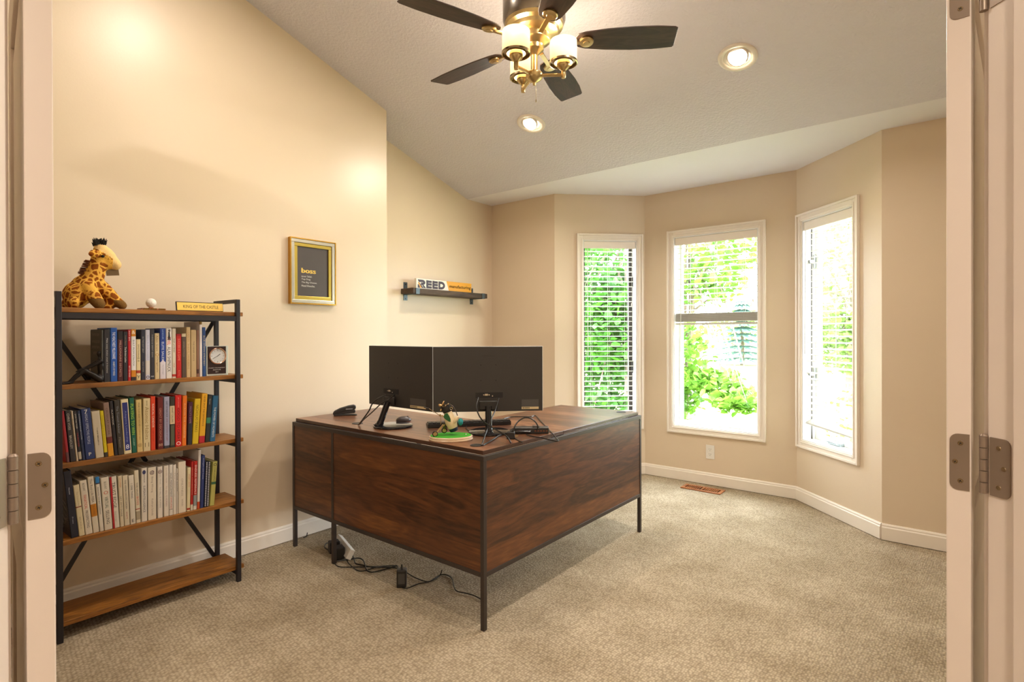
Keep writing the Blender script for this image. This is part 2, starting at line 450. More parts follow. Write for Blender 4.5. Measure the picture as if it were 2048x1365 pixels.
# doorway wall (diagonal), jambs, hall
WT = .12; HZ = 2.06
XD = Matrix((T, -NR, Vector((0, 0, 1)))).transposed().to_4x4(); XD.translation = A
LD = (B-A).length
mb = MB()
def dprism(s0, s1, zb):
    y0, y1 = A.y+T.y*s0, A.y+T.y*s1
    ss = [s0] + [(y-A.y)/T.y for y in (YR, YS) if y0 < y < y1] + [s1]
    poly = [(s0, zb), (s1, zb)] + [(s, cz(A.y+T.y*s)) for s in ss[::-1]]
    mb.prism(poly, 0, WT, 'Y', XD)
dprism(sL, -.02, 0); dprism(LD+.02, sR, 0); dprism(-.02, LD+.02, HZ+.02)
struct(mb.build('wall_door', M['wall'], smooth=0))
def jamb(name, s, sgn):
    mb = MB()
    mb.box((s, -.005, 0), (s-sgn*.02, WT+.005, HZ), XD)                     # jamb board
    mb.box((s+sgn*.012, .05, 0), (s, .085, HZ), XD)                        # stop
    mb.box((s-sgn*.006, -.018, 0), (s-sgn*.066, 0, HZ+.06), XD)            # room side casing
    mb.box((s-sgn*.006, WT, 0), (s-sgn*.066, WT+.018, HZ+.06), XD)
    return struct(mb.build(name, M['door'], smooth=0, bevel=.003))
jamb('trim_1', 0, 1); jamb('trim_2', LD, -1)
mb = MB(); mb.box((0, -.005, HZ), (LD, WT+.005, HZ+.02), XD); mb.box((-.006, -.018, HZ), (LD+.006, 0, HZ+.066), XD); mb.box((-.006, WT, HZ), (LD+.006, WT+.018, HZ+.066), XD)
struct(mb.build('trim_3', M['door'], smooth=0))
mb = MB()
mb.box((-2.0, WT, 0), (-2.1, 3.0, 2.6), XD); mb.box((LD+2.0, WT, 0), (LD+2.1, 3.0, 2.6), XD); mb.box((-2.1, 2.9, 0), (LD+2.1, 3.0, 2.6), XD)
struct(mb.build('wall_hall', M['wall'], smooth=0))
mb = MB(); mb.box((-2.1, WT, 2.6), (LD+2.1, 3.0, 2.7), XD); struct(mb.build('ceiling_hall', M['ceilflat'], smooth=0))

# french doors standing open
def french_door(name, L, d, n, knuckle_side):
    """L hinge edge corner on the knuckle side, d along the leaf, n across its thickness"""
    d = Vector((*d, 0)).normalized(); n = Vector((*n, 0)).normalized()
    X = Matrix((d, n, Vector((0, 0, 1)))).transposed().to_4x4(); X.translation = Vector((*L, 0))
    Wd, Td, z0, z1 = .76, .035, .012, 2.045
    root = struct(empty(name, (*L, 0)))
    mb = MB()
    mb.box((0, 0, z0), (.11, Td, z1), X); mb.box((Wd-.11, 0, z0), (Wd, Td, z1), X)
    mb.box((.11, 0, z1-.11), (Wd-.11, Td, z1), X); mb.box((.11, 0, z0), (Wd-.11, Td, .24), X)
    mb.build('door_frame', M['door'], root, smooth=0, bevel=.002)
    mb = MB()
    for z_ in (.77, ): mb.box((.11, 0, z_), (Wd-.11, Td, z_+.14), X)
    mb.build('lock_rail', M['door'], root, smooth=0, bevel=.002)
    for za, zb_ in ((.24, .77), (.91, z1-.11)):
        mb = MB(); mb.box((.11, .009, za), (Wd-.11, Td-.009, zb_), X); mb.box((.15, .005, za+.04), (Wd-.15, Td-.005, zb_-.04), X)
        mb.build('raised_panel', M['door'], root, smooth=0, bevel=.003)
    hz = (1.017, 1.868, .22)
    for z in hz:
        hb = MB(); h = .0508; w = .030
        # leaf on the door edge (plane at u = 0), rounded corners towards the far side
        rr = .012; poly = [(.002, z-h), (.002, z+h)]
        poly += [(w-rr+rr*math.sin(a), z+h-rr+rr*math.cos(a)) for a in [i*PI/10 for i in range(6)]]
        poly += [(w-rr+rr*math.cos(a), z-h+rr-rr*math.sin(a)) for a in [i*PI/10 for i in range(6)]]
        hb.prism(poly, -.0018, .0006, 'X', X)
        # leaf on the jamb face
        jx = A if knuckle_side > 0 else B; js = 0 if knuckle_side > 0 else LD; sg = 1 if knuckle_side > 0 else -1
        poly2 = [(.002, z-h), (.002, z+h)] + [(.038-rr+rr*math.sin(a), z+h-rr+rr*math.cos(a)) for a in [i*PI/10 for i in range(6)]] + [(.038-rr+rr*math.cos(a), z-h+rr-rr*math.sin(a)) for a in [i*PI/10 for i in range(6)]]
        hb.prism(poly2, js-sg*.0006, js+sg*.0022, 'X', XD)
        hg = hb.build('hinge', M['hinge'], root, smooth=30)
        pin = (Vector((*L, 0)) - d*.004 - n*.003 + (XD @ Vector((js+sg*.003, -.006, 0))))/2
        pin = XD @ Vector((js+sg*.004, -.008, 0))
        kb = MB()
        for k in range(5):
            a = z-h + 2*h*k/5; kb.cyl(pin+Vector((0, 0, a+.0006)), pin+Vector((0, 0, a+2*h/5-.0006)), .0062, n=14)
        kb.cyl(pin+Vector((0, 0, z+h)), pin+Vector((0, 0, z+h+.004)), .0066, .004, 14)
        kb.build('hinge_knuckle', M['hinge'], hg)
        for dz, uu in ((.034, .015), (0, .0225), (-.034, .015)):
            sb = MB(); c = X @ Vector((-.0018, uu, z+dz)); c2 = X @ Vector((-.003, uu, z+dz))
            sb.cyl(c, c2, .0042, .0036, 12)
            sb.mat(1); e = X @ Vector((-.0032, uu, z+dz))
            for ang in (.5, .5+PI/2):
                v = n*math.cos(ang)*.0026 + Vector((0, 0, math.sin(ang)*.0026)); sb.bar(e-v, e+v, .001, .0005, up=d)
            sb.build('screw', [M['nickel'], M['blackplastic']], hg)
            sb = MB(); c = XD @ Vector((js+sg*.0022, uu*1.2, z+dz)); sb.cyl(c, c + (T if sg > 0 else -T)*.0012, .0042, .0036, 12)
            sb.build('screw', M['nickel'], hg)
    return root
french_door('door_1', (-1.111, .192), (-.991, .134), (.134, .991), 1)
french_door('door_2', (.0249, 1.282), (.0732, .9973), (-.9973, .0732), -1)

# ------------------------------------------------------------------ windows and blinds
def window(name, X, u0, u1, sash, dark=False, crank=False, label=None):
    root = struct(empty(name, X @ Vector(((u0+u1)/2, 0, Z0))))
    mb = MB()
    for (a, b, c, d) in ((u0, Z0, u0+CW, Z1), (u1-CW, Z0, u1, Z1), (u0+CW, Z1-CW, u1-CW, Z1), (u0+CW, Z0, u1-CW, Z0+CW)):
        mb.box((a, -.012, b), (c, 0, d), X)
    e = .016                                                        # raised outer moulding
    for (a, b, c, d) in ((u0, Z0, u0+e, Z1), (u1-e, Z0, u1, Z1), (u0+e, Z1-e, u1-e, Z1), (u0+e, Z0, u1-e, Z0+e)):
        mb.box((a, -.022, b), (c, -.012, d), X)
    i0, i1, j0, j1 = u0+CW, u1-CW, Z0+CW, Z1-CW; e = .009
    for (a, b, c, d) in ((i0-e*2, j0-e*2, i0-e, j1+e*2), (i1+e, j0-e*2, i1+e*2, j1+e*2), (i0-e, j1+e, i1+e, j1+e*2), (i0-e, j0-e*2, i1+e, j0-e)):
        mb.box((a, -.017, b), (c, -.012, d), X)
    mb.build('casing', M['trim'], root, smooth=0, bevel=.003)
    t = .008; mb = MB()
    for (a, b, c, d) in ((i0, j0, i0+t, j1), (i1-t, j0, i1, j1), (i0+t, j1-t, i1-t, j1), (i0+t, j0, i1-t, j0+t)):
        mb.box((a, -.004, b), (c, .13, d), X)
    mb.build('jamb_liner', M['winwhite'], root, smooth=0)
    mb = MB(); w = sash; a0, a1, b0, b1 = i0+t, i1-t, j0+t, j1-t
    for (a, b, c, d) in ((a0, b0, a0+w, b1), (a1-w, b0, a1, b1), (a0+w, b1-w, a1-w, b1), (a0+w, b0, a1-w, b0+w)):
        mb.box((a, .096, b), (c, .128, d), X)
    mb.build('sash', M['windark'] if dark else M['winwhite'], root, smooth=0, bevel=.002)
    MB().box((a0+w, .110, b0+w), (a1-w, .114, b1-w), X).build('glass_pane', M['glass'], root, smooth=0)
    if crank:
        mb = MB(); mb.box(((i0+i1)/2-.07, .06, j0+t), ((i0+i1)/2+.05, .095, j0+t+.022), X); mb.build('crank_cover', plain('grey zinc', '#8f9698', .35, .6), root, bevel=.004)
        mb = MB(); mb.tube([X @ Vector(((i0+i1)/2-.07+.03, .055, j0+.03)), X @ Vector(((i0+i1)/2-.03, .03, j0+.035)), X @ Vector(((i0+i1)/2+.06, .03, j0+.03))], .006); mb.build('crank_handle', plain('grey zinc', '#8f9698', .35, .6), root)
        for zz in (.95, 1.78):
            mb = MB(); mb.box((a0, .075, zz-.05), (a0+.012, .094, zz+.05), X); mb.box((a0+.002, .04, zz-.012), (a0+.014, .085, zz+.012), X); mb.build('sash_lock', plain('grey zinc', '#8f9698', .35, .6), root, bevel=.003)
        mb = MB(); mb.box((a0, .062, b0), (a0+.004, .07, b1), X); mb.build('weather_strip', M['windark'], root, smooth=0)
    if dark:
        for zz in (.95, 1.72):
            mb = MB(); mb.box((a1-.012, .07, zz-.05), (a1, .094, zz+.05), X); mb.build('sash_lock', M['blackplastic'], root, bevel=.003)
    return root
window('window_1', XA, .197, .795, .034, dark=True)
window('window_2', XC, .211, 1.011, .030)
window('window_3', XB_, .014, .640, .034, crank=True)

def blind(name, X, u0, u1, zbot, label, stack=False, skew=0, wand=None, tilt=0.0):
    i0, i1, top = u0+CW+.012, u1-CW-.012, Z1-CW-.009
    root = empty(name, X @ Vector(((i0+i1)/2, .045, top)), label, 'blind', 'white horizontal slat blinds in the bay windows')
    mb = MB(); mb.box((i0, .012, top-.05), (i1, .07, top), X); mb.box((i0-.002, .004, top-.062), (i1+.002, .012, top), X)
    mb.build('headrail', M['trim'], root, smooth=0, bevel=.002)
    pitch = .0445; z = top-.085; first = None; n = 0
    zend = zbot + (.10 if stack else .03)
    def slat_mesh(z):
        mb = MB(); k = 6; vs = []
        for s in (0, 1):
            for j in range(k+1):
                a = -1+2*j/k; dd = .045+.024*a*math.cos(tilt); zz = z + .0035*(1-a*a) + .024*a*math.sin(tilt)
                vs += [(i0 if s == 0 else i1, dd, zz+.0013), (i0 if s == 0 else i1, dd, zz-.0013)]
        fs = []; m = 2*(k+1)
        for j in range(k):
            a = 2*j
            fs += [(a, a+2, m+a+2, m+a), (a+1, m+a+1, m+a+3, a+3)]
        fs += [(0, m, m+1, 1), (2*k, 2*k+1, m+2*k+1, m+2*k)]
        ring = [2*j for j in range(k+1)] + [2*j+1 for j in range(k, -1, -1)]
        fs += [tuple(ring), tuple(m+i for i in ring[::-1])]
        return mb.add(vs, fs, X)
    while z > zend:
        if first is None: first = slat_mesh(z).build('slat', M['slat'], root); zf = z
        else:
            c = first.copy(); COL.objects.link(c); c.parent = root; c.location = (0, 0, z-zf)
        z -= pitch; n += 1
    if stack:
        zz = zbot+.028
        for k in range(14):
            c = first.copy(); COL.objects.link(c); c.parent = root; c.location = (0, 0, zz-zf); zz += .0052
    mb = MB()
    if skew:
        XX = X @ Matrix.Translation(((i0+i1)/2, .045, zbot+.012)) @ Matrix.Rotation(skew, 4, 'Y') @ Matrix.Rotation(.5, 4, 'X')
        mb.box((-(i1-i0)/2, -.027, -.009), ((i1-i0)/2, .027, .009), XX)
        mb.build('bottom_rail', M['slat'], root, smooth=0, bevel=.003)
    else:
        mb.box((i0, .02, zbot), (i1, .07, zbot+.018), X)
        mb.build('bottom_rail', M['slat'], root, smooth=0, bevel=.003)
    mb = MB()
    for t in (.16, .5, .84):
        u = i0+(i1-i0)*t
        for d in (.019, .071): mb.bar(X @ Vector((u, d, zbot+.01)), X @ Vector((u, d, top-.05)), .0016, .0016, up=(1, 0, 0))
    mb.build('ladder_cord', M['slat'], root, smooth=0)
    if wand:
        mb = MB(); mb.cyl(X @ Vector((i0+wand[0], .004, top-.06)), X @ Vector((i0+wand[0], -.004, wand[1])), .0035, n=8); mb.build('wand', M['slat'], root)
    # pull cord and tassels
    u = i1-.03 if not dark_cord.get(name) else i0+.06
    mb = MB(); mb.bar(X @ Vector((u, .006, top-.05)), X @ Vector((u, .004, top-.55)), .0016, .0016, up=(1, 0, 0))
    mb.lathe([(.002, .03), (.006, .02), (.007, 0)], tuple(X @ Vector((u, .004, top-.57))), 10)
    mb.build('pull_cord', M['whiteplastic'], root)
    return root
dark_cord = {}
blind('window_blind', XA, .197, .795, .48, 'fully lowered white blind on the narrow window beside the desk', wand=(.03, 1.05))
blind('window_blind', XC, .211, 1.011, 1.325, 'white blind raised halfway on the wide middle window', stack=True, wand=(.05, 1.1))
blind('window_blind', XB_, .014, .640, .575, 'lowered white blind with a crooked bottom rail on the right window', skew=.05, wand=(.02, 1.1), tilt=.12)

for X, u0, u1 in ((XA, .197, .795), (XC, .211, 1.011), (XB_, .014, .640)):      # sky portals in the window openings
    pd = bpy.data.lights.new('window portal', 'AREA'); pd.shape = 'RECTANGLE'; pd.size = u1-u0-2*CW; pd.size_y = Z1-Z0-2*CW; pd.cycles.is_portal = True
    po = bpy.data.objects.new('window portal', pd); COL.objects.link(po)
    n_ = X.to_3x3() @ Vector((0, -1, 0)); po.rotation_euler = n_.to_track_quat('-Z', 'Y').to_euler(); po.location = X @ Vector(((u0+u1)/2, .135, (Z0+Z1)/2))

# ------------------------------------------------------------------ outdoors
def leaf_cloud(ell, count, size, seed):
    rnd = random.Random(seed); mb = MB()
    for _ in range(count):
        (c, r) = rnd.choice(ell)
        while True:
            p = Vector((rnd.uniform(-1, 1), rnd.uniform(-1, 1), rnd.uniform(-1, 1)))
            if p.length < 1: break
        p = Vector(c) + Vector((p.x*r[0], p.y*r[1], p.z*r[2]))
        s = size*rnd.uniform(.6, 1.3)
        q = Matrix.Rotation(rnd.uniform(0, 2*PI), 4, 'Z') @ Matrix.Rotation(rnd.gauss(0.5, .5), 4, 'X') @ Matrix.Rotation(rnd.uniform(-.7, .7), 4, 'Y')
        q.translation = p
        mb.add([(0, 0, 0), (.38*s, .35*s, .07*s), (.3*s, .75*s, .03*s), (0, 1.1*s, -.12*s), (-.3*s, .75*s, .03*s), (-.38*s, .35*s, .07*s), (0, .55*s, 0)],
               [(0, 1, 6), (1, 2, 6), (2, 3, 6), (3, 4, 6), (4, 5, 6), (5, 0, 6)], q)
    return mb
GZ = -.45
def tree(name, base, top, ell, count, size, mats, label, group=None, seed=1, cat='tree', trunk=.06, nbr=14):
    root = empty(name, base, label, cat, group)
    rnd = random.Random(seed+50)
    mb = MB(); b, t = Vector(base), Vector(top)
    mid = (b+t)/2 + Vector((.1, .05, 0))
    mb.tube([b, mid, t], [trunk*1.0]*6 + [trunk*.8]*3 + [trunk*.5]*4, 10, 6)
    mb.build('trunk', mats[1], root)
    mb = MB()
    for i in range(nbr):
        c, r = ell[i % len(ell)]
        s = b.lerp(t, rnd.uniform(.35, 1)); e = Vector(c) + Vector((rnd.uniform(-.8, .8)*r[0], rnd.uniform(-.8, .8)*r[1], rnd.uniform(-.7, .7)*r[2]))
        m = s.lerp(e, .5) + Vector((0, 0, .12))
        mb.tube([s, m, e], [trunk*.28]*5 + [trunk*.18]*5 + [trunk*.08]*3, 6, 6)
    mb.build('branches', mats[1], root)
    leaf_cloud(ell, count, size, seed).build('foliage', mats[0], root, smooth=0)
    return root
bark = plain('grey brown bark', '#6d5f50', .9, bump=(40, .6, .01))
lf1 = leafmat('fresh maple leaf', '#234f16', '#457a22'); lf2 = leafmat('yellow green leaf', '#4a7824', '#769a38')
lf3 = leafmat('blue spruce needle', '#55776e', '#769488'); lf4 = leafmat('far hedge leaf', '#5f7a3c', '#85a054')
mb = MB(); mb.box((-60, 4.9, GZ-.05), (40, 90, GZ)); 
gm, gnt, gb = new_mat('sunlit lawn'); mix_noise(gnt, gb, '#7a8f48', '#a3ab6c', .8, 6); setp(gb, Roughness=.95)
struct(mb.build('ground', gm, smooth=0), 'sunlit lawn outside the bay')
tree('maple_tree', (-3.75, 7.3, GZ), (-3.9, 7.5, 3.2),
     [((-4.3, 7.6, 2.0), (.9, .8, 1.0)), ((-4.4, 7.9, .6), (1.0, .8, 1.1)), ((-3.9, 7.4, 1.3), (.6, .6, .8)), ((-4.9, 8.2, 1.4), (.7, .7, 1.6)), ((-4.1, 7.2, -.1), (.9, .6, .5))],
     6500, .13, (lf1, bark), 'dense green maple filling the view of the narrow window', seed=3)
tree('young_tree', (-3.15, 7.9, GZ), (-3.0, 7.8, 3.4),
     [((-2.75, 7.6, 2.3), (.75, .6, .6)), ((-2.2, 7.5, 2.5), (.7, .5, .45)), ((-2.9, 7.4, 1.0), (.35, .5, .45)), ((-2.55, 7.3, .62), (.45, .4, .14)), ((-2.15, 7.2, .38), (.32, .3, .16)), ((-3.0, 7.5, .35), (.3, .4, .35)), ((-2.7, 7.6, 1.9), (.6, .5, .3))],
     2700, .11, (lf2, bark), 'airy yellow-green tree with a drooping branch behind the middle window', seed=9)
tree('shrub', (-2.15, 6.3, GZ), (-2.1, 6.3, .1), [((-2.1, 6.3, -.08), (.6, .3, .26)), ((-2.4, 6.3, -.12), (.35, .3, .22))], 420, .06, (lf2, bark), 'low sparse shrub under the middle window outside', seed=12, cat='shrub', trunk=.012, nbr=10)
tree('shrub', (-.75, 7.6, GZ), (-.75, 7.6, .4), [((-.8, 7.6, .15), (.7, .5, .45))], 500, .06, (lf2, bark), 'low sparse shrub seen through the right window', seed=14, cat='shrub', trunk=.012, nbr=10)
tree('lawn_tree', (-1.9, 15, GZ), (-1.9, 15, 4.2), [((-1.9, 15, 2.6), (1.7, 1.2, 1.9)), ((-1.6, 15, 1.0), (1.4, 1, .8))], 3600, .15, (lf4, bark), 'pale green tree across the lawn, seen through the right window', seed=21, trunk=.12)
# spruce
root = empty('spruce_tree', (-8.9, 31, GZ), 'small blue-green spruce across the lawn in the middle window', 'tree')
mb = MB(); mb.cyl((-8.9, 31, GZ), (-8.9, 31, 3.4), .12, .03, 8); mb.build('trunk', bark, root)
mb = MB(); rnd = random.Random(4)
for k in range(11):
    z = GZ+.35+k*.33; r = 1.55*(1-k/11.5)
    for i in range(14):
        a = 2*PI*i/14 + k*.4; e = Vector((-8.9+r*math.cos(a), 31+r*math.sin(a), z-.12)); s = Vector((-8.9, 31, z+.12))
        for j in range(5):
            p = s.lerp(e, .25+j*.19); dv = (e-s).normalized(); sd = dv.cross(Vector((0, 0, 1)))
            w = .2
            mb.add([p, p+dv*.28+sd*w, p+dv*.4, p+dv*.28-sd*w, p-Vector((0, 0, .06))], [(0, 1, 2), (0, 2, 3), (0, 1, 4), (0, 4, 3)])
mb.build('foliage', lf3, root, smooth=0)
for i, (x, y, w, h) in enumerate(((-24, 50, 4, 3.5), (-16, 53, 3.4, 3), (-9.5, 50, 3, 2.8), (-2.5, 54, 3.4, 3.4), (5, 51, 3.6, 3.2))):
    tree('distant_tree', (x, y, GZ), (x, y, h), [((x, y, h*.55), (w*.8, 1.5, h*.55)), ((x+1, y, h*.9), (w*.4, 1.2, h*.4))], 900, .42, (lf4, bark),
         ['leftmost', 'second from left', 'middle', 'fourth from left', 'rightmost'][i] + ' of the five pale trees in the row far beyond the lawn', 'tree row beyond the lawn', seed=30+i, trunk=.2, nbr=6)
BOOKS=[
(2, 0.7419, 0.0094, 0.224, 0.0, '#47453d', [], [], 0.15, 'charcoal book whose worded cover faces the seated bronze figure, leftmost of its row'),
(2, 0.7517, 0.0233, 0.228, 0.0, '#26262c', [('Make every choice count in business', '#dcdad4', 0.34, 0.5, 0.66)], [], 0.2, 'black book with white lettering between the charcoal and bright blue books'),
(2, 0.7754, 0.0261, 0.235, 0.0, '#1f56a8', [('THE WEALTHIEST MILLIONAIRE', '#f2f4f8', 0.5, 0.33, 0.5), ('HABITS OF MIND', '#e6e4d0', 0.36, 0.76, 0.26)], [], 0.21, 'thick bright blue book with white capitals on the clock shelf'),
(2, 0.802, 0.021, 0.22, 0.0, '#4e1f22', [('MILLIONAIRE SECRETS', '#c79a8a', 0.42, 0.55, 0.72)], [(0, 0.16, '#241a1c')], 0.2, 'dark maroon book just right of the thick bright blue one'),
(2, 0.8233, 0.0171, 0.218, 0.0, '#2a2a30', [('The Broken Ladder', '#e8e4dc', 0.44, 0.47, 0.32), ('Keith Payne', '#a8886a', 0.34, 0.18, 0.2)], [], 0.18, 'slim black book between the dark maroon and thin red books'),
(2, 0.8408, 0.0116, 0.227, 0.0, '#c01a2a', [('ACT BIG', '#f4dcd8', 0.5, 0.12, 0.2), ('BETTER SALES', '#f4dcd8', 0.5, 0.82, 0.22)], [], 0.19, 'thin red book beside the orange and white one, clock shelf'),
(2, 0.8528, 0.0195, 0.229, 0.0, '#e9e6e4', [('BUILT FROM SCRATCH', '#4a4a50', 0.42, 0.46, 0.5), ('&', '#fff2d8', 0.7, 0.06, 0.1)], [(0, 0.14, '#d98a1e'), (0.8, 0.93, '#d98a1e'), (0.93, 1, '#3a3434')], 0.2, 'white book with orange top and bottom bands, clock shelf'),
(2, 0.8727, 0.0175, 0.184, 0.0, '#e2cfa0', [('EMOTIONAL', '#4a4438', 0.36, 0.3, 0.34), ('2.0', '#3a342c', 0.5, 0.5, 0.1), ('Y', '#2a2a2a', 0.6, 0.92, 0.1)], [(0.76, 0.83, '#b8442a')], 0.15, 'short cream book with a red stripe beside the orange-banded one'),
(2, 0.8908, 0.0173, 0.227, 0.0, '#2b2f3f', [('IN THE HOT SEAT', '#b6b2a8', 0.36, 0.3, 0.32), ('DALE KANE', '#a09c94', 0.36, 0.74, 0.2)], [], 0.19, 'dark navy book left of the pale lavender one'),
(2, 0.9085, 0.0189, 0.227, 0.0, '#cfd0e2', [('How to Win Every Conversation', '#5a6590', 0.36, 0.36, 0.5), ('o', '#2a2a3a', 0.5, 0.95, 0.1)], [(0.62, 0.9, '#d8d4d0')], 0.2, 'pale lavender book on the clock shelf'),
(2, 0.9277, 0.0177, 0.229, 0.0, '#33323a', [('THINGS & GREAT IDEAS', '#a8a6a0', 0.38, 0.33, 0.46), ('oo', '#d8d8d8', 0.4, 0.94, 0.1)], [], 0.2, 'dark grey book between pale lavender and beige ones'),
(2, 0.9458, 0.0199, 0.211, 0.0, '#d8c398', [('Adam Grant', '#7a5a2a', 0.5, 0.22, 0.34), ('Originals', '#7a5a2a', 0.52, 0.68, 0.34), ('O', '#a8742a', 0.7, 0.47, 0.1)], [], 0.19, 'beige book with brown lettering, left of the blue and white one'),
(2, 0.9668, 0.025, 0.234, 0.0, '#1d3f94', [('SANDLER', '#9fc0f0', 0.3, 0.12, 0.2), ('ELITE SALES', '#dfe8f4', 0.44, 0.45, 0.36), ('Strategy', '#9a9aa8', 0.3, 0.82, 0.2)], [(0.67, 1, '#dcd6e0')], 0.2, 'blue book with a white lower third and pointed band'),
(2, 0.9926, 0.0247, 0.234, 0.0, '#e8e2dc', [('i', '#1a1a1a', 1.0, 0.1, 0.16), ('PHIL', '#d8481e', 0.74, 0.26, 0.16), ('ALAN SHIPNUCK', '#1c2430', 0.72, 0.62, 0.5)], [], 0.21, 'white book with a small black golfer above orange and black capitals'),
(2, 1.0177, 0.017, 0.233, 0.0, '#d9cfb8', [('TOP of MIND', '#5a5a54', 0.48, 0.34, 0.28), ('Hall', '#c0442a', 0.4, 0.74, 0.08)], [(0.92, 0.97, '#b8382a')], 0.2, 'cream book just right of the one with the small golfer'),
(2, 1.0358, 0.0226, 0.208, 0.0, '#c3201c', [('SUCCESS IS A GAME', '#e88a70', 0.5, 0.36, 0.5), ('ROYAL', '#e88a70', 0.4, 0.9, 0.14)], [(0, 0.05, '#a01414')], 0.16, 'scarlet book midway along the clock shelf, beside a brown one'),
(2, 1.0588, 0.0199, 0.209, 0.0, '#57453a', [('ANALYTICS', '#9a8672', 0.4, 0.35, 0.35)], [(0, 0.07, '#d8c8a4')], 0.16, 'brown book with a cream top edge beside the scarlet one'),
(2, 1.0791, 0.0187, 0.24, 0.0, '#d0b484', [('LEAN IN', '#b89258', 0.44, 0.18, 0.22), ('SHERYL SANDBERG', '#a87f48', 0.44, 0.58, 0.5)], [], 0.22, 'tall tan book right of the brown one on the clock shelf'),
(2, 1.0989, 0.0257, 0.227, 0.0, '#c3a97c', [('THE INNER VOICE', '#7a6444', 0.34, 0.45, 0.42)], [], 0.19, 'shorter thick tan book before the tall thin white one'),
(2, 1.125, 0.0122, 0.226, 0.0, '#8d6650', [], [(0.84, 0.93, '#4a2a24')], 0.19, 'thin brown book squeezed left of the tall white one'),
(2, 1.1382, 0.0128, 0.268, 0.0, '#e6dcd8', [], [(0, 0.055, '#8c6a22')], 0.24, 'tallest thin white book with a gold tip, clock shelf'),
(2, 1.1514, 0.0156, 0.24, 0.0, '#244a86', [('BLUE OCEAN STRATEGY', '#cfc08a', 0.5, 0.48, 0.62)], [], 0.2, 'blue book at the right end of its row, touching the clock'),
(3, 0.6218, 0.0115, 0.215, -4.76, '#a3262f', [], [(0.8, 1, '#6a4040')], 0.2, 'leaning red book at the far left end of the middle row'),
(3, 0.6349, 0.0187, 0.216, -4.76, '#302d30', [('CHRIS VOSS', '#c4bcb0', 0.5, 0.22, 0.32), ('BRADLEY', '#c4bcb0', 0.5, 0.62, 0.26)], [], 0.2, 'leaning black book with block capitals, second in the middle row'),
(3, 0.6545, 0.0077, 0.212, -4.76, '#cdbda4', [('The five minute rule', '#7a6a54', 0.5, 0.4, 0.5)], [], 0.19, 'leaning thin cream book between two dark ones, middle row'),
(3, 0.6626, 0.0121, 0.209, -4.76, '#2c2a30', [('DON THE TIGER', '#d8d4cc', 0.4, 0.2, 0.3), ('HUNTER', '#a8262a', 0.44, 0.58, 0.28)], [(0.82, 0.97, '#b9ad96')], 0.19, 'leaning black book with a pale label at its foot'),
(3, 0.6751, 0.0111, 0.21, -4.76, '#2a3552', [('ENTREPRENEUR ROLLER COASTER', '#c8ccd4', 0.36, 0.32, 0.52)], [], 0.19, 'leaning slim navy book left of the thick navy one'),
(3, 0.6868, 0.0338, 0.216, -4.46, '#27386a', [('7', '#e8e4da', 0.5, 0.06, 0.1), ('HIGHLY EFFECTIVE PEOPLE', '#b8c0d8', 0.34, 0.4, 0.6), ('P', '#e8e4d8', 0.3, 0.9, 0.08)], [], 0.2, 'thick navy blue leaning book with a white 7'),
(3, 0.7216, 0.03, 0.202, -4.46, '#c9bda6', [('THE SCIENCE', '#4a443a', 0.17, 0.5, 0.3), ('OF SELLING', '#4a443a', 0.17, 0.58, 0.3)], [], 0.19, 'thick plain beige leaning book beside the yellow one'),
(3, 0.7522, 0.0132, 0.201, -4.46, '#d6c21a', [('Something great someday', '#8a7a10', 0.42, 0.4, 0.6)], [(0.9, 1, '#3a3630')], 0.18, 'narrow lemon yellow leaning book with a dark foot'),
(3, 0.766, 0.0217, 0.235, -4.46, '#8d7468', [('CRUSH AT WORK', '#5a4438', 0.4, 0.35, 0.5)], [(0.64, 0.76, '#6a2a22'), (0.76, 1, '#d9961c')], 0.19, 'mauve leaning book with a golden yellow foot'),
(3, 0.7887, 0.0134, 0.24, -4.46, '#262226', [('PLAYBOOK', '#c8c0b4', 0.5, 0.3, 0.28)], [], 0.19, 'slim black leaning book right of the mauve one'),
(3, 0.8025, 0.0211, 0.242, -3.69, '#39342f', [('The Trusted Advisor', '#8f97a0', 0.42, 0.36, 0.5), ('Maister', '#8a8478', 0.4, 0.78, 0.2)], [], 0.2, 'dark charcoal leaning book left of the cream one with a navy panel'),
(3, 0.8248, 0.0294, 0.243, -3.08, '#e3d6ae', [('Adaptive Leadership', '#8a94c8', 0.34, 0.5, 0.58), ('8', '#e8e8f0', 0.4, 0.87, 0.1)], [], 0.2, 'cream leaning book with a tall navy spine panel'),
(3, 0.8549, 0.019, 0.247, -2.61, '#0d5f4c', [('PLAYING TO WIN', '#a8d83a', 0.72, 0.39, 0.56), ('A G LAFLEY', '#c8e0c8', 0.3, 0.8, 0.14)], [], 0.2, 'dark green book with lime capitals down its spine'),
(3, 0.8746, 0.023, 0.236, -1.26, '#d6bd7e', [('POUR YOUR HEART INTO IT', '#6a4e22', 0.34, 0.28, 0.44), ('HOW COMPANY GREW', '#a87a2a', 0.3, 0.62, 0.3), ('@', '#8a6a3a', 0.5, 0.87, 0.1)], [], 0.2, 'tan book between the green and the tall cream ones'),
(3, 0.8986, 0.0287, 0.239, 0.0, '#dccb9f', [('James', '#7a6a48', 0.3, 0.09, 0.1), ('Atomic Habits', '#a08650', 0.62, 0.47, 0.62), ('11', '#7a6a48', 0.4, 0.88, 0.1)], [], 0.2, 'wide cream book with thin golden brown lettering, left of the orange-red one'),
(3, 0.9281, 0.0197, 0.246, 0.0, '#d8401c', [('RADICAL CANDOR', '#f0dcc8', 0.5, 0.36, 0.44), ('KIM SCOTT', '#a02a14', 0.4, 0.74, 0.2)], [], 0.21, 'orange-red book with white script letters, middle row'),
